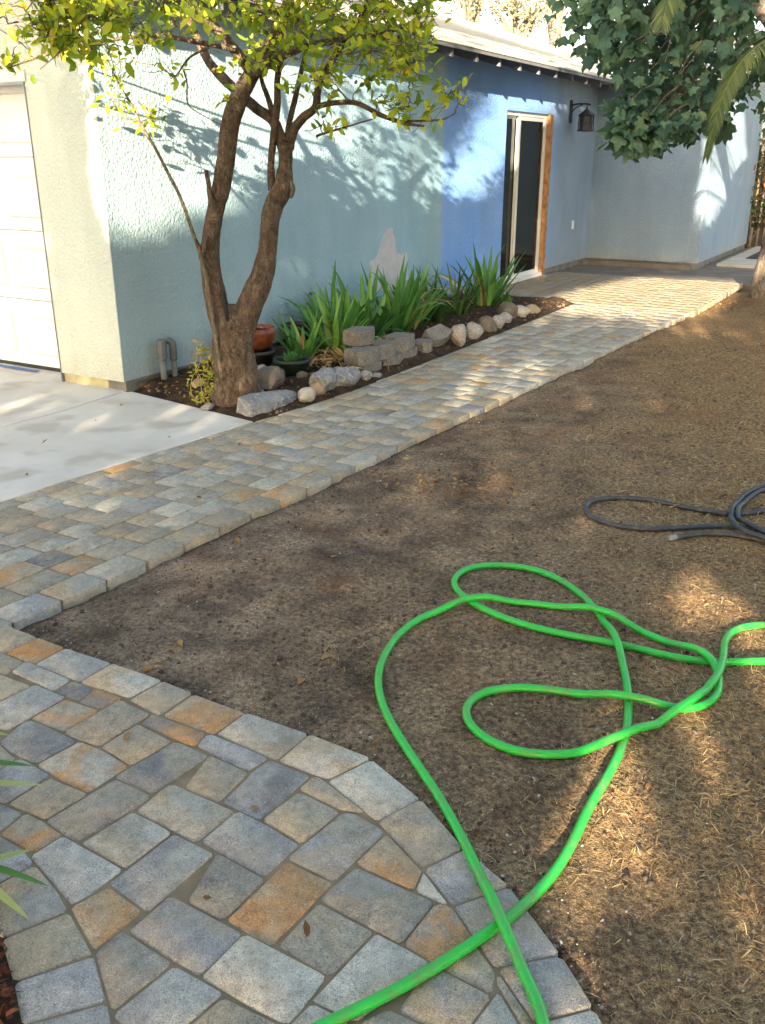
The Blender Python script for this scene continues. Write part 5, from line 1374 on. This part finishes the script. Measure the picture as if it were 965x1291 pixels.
# ------------------------------------------------------------------ loose bits on the ground
def ground_pts(n, x0, x1, y0, y1, dens, z=.002):
    out = []
    while len(out) < n:
        y = y0 + (y1 - y0) * rng.random() ** 1.5; x = rng.uniform(x0, x1) * (1 if y0 > 5 else 1)
        s, o = SO((x, y))
        if o < o_right(s) + .01 or (y < 4 and inside(walk2, x, y)): continue
        if dens(x, y) < rng.random(): continue
        if abs(x) > .46 * y + .75: continue
        out.append((x, y, ground_z(x, y) + z))
    return np.array(out)
def d_straw(x, y):
    v = .30 + .9 * mn.noise((x * .9, y * .9, 11)) + .6 * mn.noise((x * 3.3, y * 3.3, 2)) + .42 * (x - .28 * y)
    return max(.03, min(1, v)) ** 1.3
P = ground_pts(62000, -1.3, 4.2, 1.25, 9.0, d_straw, .003)
bb = np.array([(0, -.028, 0), (.5, -.032, .10), (1, 0, 0), (.5, .032, .10), (0, .028, 0)]); bf = np.array([(0, 1, 4), (4, 1, 3), (1, 2, 3)])
P = np.concatenate([P, ground_pts(48000, -.2, 2.4, 1.25, 4.6, lambda x, y: max(0, min(1, .25 + .9 * (x - .25 * y) + 1.0 * mn.noise((x * 1.7, y * 1.7, 31))) ) ** 1.2, .003)])
V, Fc = scatter_np(bb, bf, P, rand_rot(len(P), (0, 0, 1), .72), np.minimum(np.exp(nrg.normal(math.log(.016), .45, len(P))), .042) * (1 + .5 * (P[:, 1] > 4)))
link(bpy.data.objects.new('dry_grass', np_mesh('dry_grass', V, Fc, MAT['straw'])), kind='stuff', label='scattered dry straw over the bare lawn', category='straw')
P = ground_pts(16000, -1.3, 4.0, 1.25, 8.5, lambda x, y: max(.05, .55 + .9 * mn.noise((x * 2.2, y * 2.2, 21))), .000)
bm = bmesh.new(); bmesh.ops.create_icosphere(bm, subdivisions=1, radius=.5); cv = np.array([tuple(v.co) for v in bm.verts]); cv += nrg.normal(size=cv.shape) * .10; cf = np.array([[v.index for v in f.verts] for f in bm.faces]); bm.free()
V, Fc = scatter_np(cv, cf, P, rand_rot(len(P)), np.minimum(np.exp(nrg.normal(math.log(.0065), .5, len(P))), .022))
link(bpy.data.objects.new('soil_crumbs', np_mesh('soil_crumbs', V, Fc, MAT['crumb'])), kind='stuff', label='crumbly clods of soil over the bare lawn', category='soil')
P = []
for _ in range(2600):
    s_, o_ = rng.uniform(.0, 5.85), rng.uniform(.02, 1.35)
    if s_ > bed_omin_s(o_) + .03 and o_ < bed_omax(s_) - .02: P.append(tuple(W(s_, o_, .028 * min(1, (bed_omax(s_) - o_) / .18))))
P = np.array(P); V, Fc = scatter_np(cv, cf, P, rand_rot(len(P)), np.minimum(np.exp(nrg.normal(math.log(.013), .5, len(P))), .04))
link(bpy.data.objects.new('bed_crumbs', np_mesh('bed_crumbs', V, Fc, MAT['crumb'])), kind='stuff', label='lumps of dark soil in the planting bed', category='soil')
P = ground_pts(800, -1.3, 3.6, 1.25, 8.5, lambda x, y: .4 + .6 * (mn.noise((x * 1.5, y * 1.5, 4)) > 0), .004)
# pebbles, thicker along the paving edge
E_ = []
while len(E_) < 260:
    s_ = rng.uniform(-2.8, 4); o_ = o_right(s_) + abs(rng.gauss(.03, .16)) + .015; p = W(s_, o_)
    if not inside(walk2, p.x, p.y): E_.append((p.x, p.y, ground_z(p.x, p.y) + .003))
for i in range(2, 13):
    for _ in range(16):
        p = WALK_OUT[i].lerp(WALK_OUT[i + 1], rng.random()); nrm = (WALK_OUT[i + 1] - WALK_OUT[i]).orthogonal(); q = p + Vector((WALK_OUT[i + 1].y - WALK_OUT[i].y, -(WALK_OUT[i + 1].x - WALK_OUT[i].x), 0)).normalized() * -(abs(rng.gauss(0, .08)) + .012)
        if not inside(walk2, q.x, q.y): E_.append((q.x, q.y, ground_z(q.x, q.y) + .003))
P = np.concatenate([P, np.array(E_)])
bm = bmesh.new(); bmesh.ops.create_icosphere(bm, subdivisions=1, radius=.5); pv = np.array([tuple(v.co) for v in bm.verts]) * np.array((1, .8, .55)); pv += nrg.normal(size=pv.shape) * .07; pf = np.array([[v.index for v in f.verts] for f in bm.faces]); bm.free()
V, Fc = scatter_np(pv, pf, P, rand_rot(len(P), (0, 0, 1), .7), np.minimum(np.exp(nrg.normal(math.log(.0058), .5, len(P))), .012))
link(bpy.data.objects.new('pebbles', np_mesh('pebbles', V, Fc, MAT['pebble'])), kind='stuff', label='small pale pebbles strewn over bare soil', category='pebbles')
# dead leaves: on the lawn, by the path edge, in the bed, by the fig trunk
P = [tuple(p) for p in ground_pts(120, -1.2, 3.6, 1.3, 8.5, lambda x, y: .6)]
for cx_, cy_, sp, n_ in ((560, 605, .16, 70), (520, 600, .12, 30), (905, 385, .35, 150), (900, 378, .3, 100), (210, 830, .06, 8)):
    c = G(cx_, cy_)
    for _ in range(n_):
        x, y = c.x + rng.gauss(0, sp), c.y + rng.gauss(0, sp); s, o = SO((x, y))
        if o > o_right(s) + .01: P.append((x, y, max(ground_z(x, y), -.035) + .012 + rng.uniform(0, .012)))
for cx_, cy_ in ((118, 533), (60, 560), (210, 545), (30, 600), (150, 515), (300, 560), (420, 540), (250, 620), (90, 690), (160, 930), (330, 1020), (380, 1180), (560, 470), (640, 440), (250, 1130)):
    q = G(cx_ + rng.uniform(-9, 9), cy_ + rng.uniform(-6, 6), .009); P.append(tuple(q))
for _ in range(1100):
    s, o = rng.uniform(.0, 5.85), rng.uniform(.02, 1.3)
    if s > bed_omin_s(o) + .03 and o < bed_omax(s) - .03:
        if s < .9 or s > 3.2 or rng.random() < .3: q = W(s, o, .045); P.append(tuple(q))
P = np.array(P)
V, Fc = scatter_np(LB, LFT, P, rand_rot(len(P), (0, 0, 1), .65), nrg.uniform(.018, .048, len(P)))
link(bpy.data.objects.new('leaf_litter', np_mesh('leaf_litter', V, Fc, MAT['litter'])), kind='stuff', label='dead brown leaves scattered on soil and bed', category='leaves')
P = []
for _ in range(420):
    s, o = rng.gauss(1.62, .25), rng.gauss(.90, .11); P.append(tuple(W(s, o, .05 + rng.uniform(0, .05))))
P = np.array(P); V, Fc = scatter_np(bb, bf, P, rand_rot(len(P), (0, 0, 1), .6), nrg.uniform(.08, .26, len(P)))
V2 = V
link(bpy.data.objects.new('dry_iris_leaves', np_mesh('dry_iris_leaves', V2, Fc, MAT['straw'])), kind='stuff', label='heap of dry fallen iris leaves behind the slate boulders', category='dry leaves')
P = []
while len(P) < 2200:
    x, y = rng.uniform(-1.3, -.55), rng.uniform(1.1, 1.75)
    if inside([(p.x, p.y) for p in bm_poly], x, y) and not inside(walk2, x + .03, y): P.append((x, y, .0 + rng.uniform(0, .02)))
P = np.array(P); V, Fc = scatter_np(bb * np.array((1, 5, 1)), bf, P, rand_rot(len(P), (0, 0, 1), .6), nrg.uniform(.015, .04, len(P)))
link(bpy.data.objects.new('red_mulch', np_mesh('red_mulch', V, Fc, MAT['mulch'])), kind='stuff', label='reddish bark mulch in the bed beside the walk', category='mulch')
# weedy vine on the trunk and a tuft of grass
wd = empty('weed', G(272, 508), 0, 'yellow-green leafy weed climbing the lemon tree foot', 'weed')
P = []; mb = MB()
for _ in range(16):
    pts = [Vector((rng.gauss(.02, .06), rng.gauss(-.02, .04), 0))]
    for k in range(5): pts.append(pts[-1] + Vector((rng.gauss(.008, .015), rng.gauss(.01, .012), rng.uniform(.04, .10))))
    Pq = spline(pts, 3); mb.tube(Pq, .0025, 4, False)
    for p in Pq:
        for _ in range(3): P.append(tuple(p + Vector(wd.location) + Vector((rng.gauss(0, .018), rng.gauss(-.01, .018), rng.gauss(0, .012)))))
mb.build('stems', MAT['weed'], wd)
P = np.array(P); V, Fc = scatter_np(LB, LFT, P, rand_rot(len(P), (0, -.6, .6), .6), nrg.uniform(.022, .042, len(P)))
link(bpy.data.objects.new('leaves', np_mesh('leaves', V - np.array(wd.location), Fc, MAT['weed'])), wd, kind='stuff')
tf = clump('small green grass tuft against the wall by the conduits', .62, .30, 26, .17, .12, [strap_mesh('grass_blade', 1.0, .008, b, MAT['irisdark'], 5) for b in (.4, .9, 1.4)], None, name='grass_tuft', lean=.9)
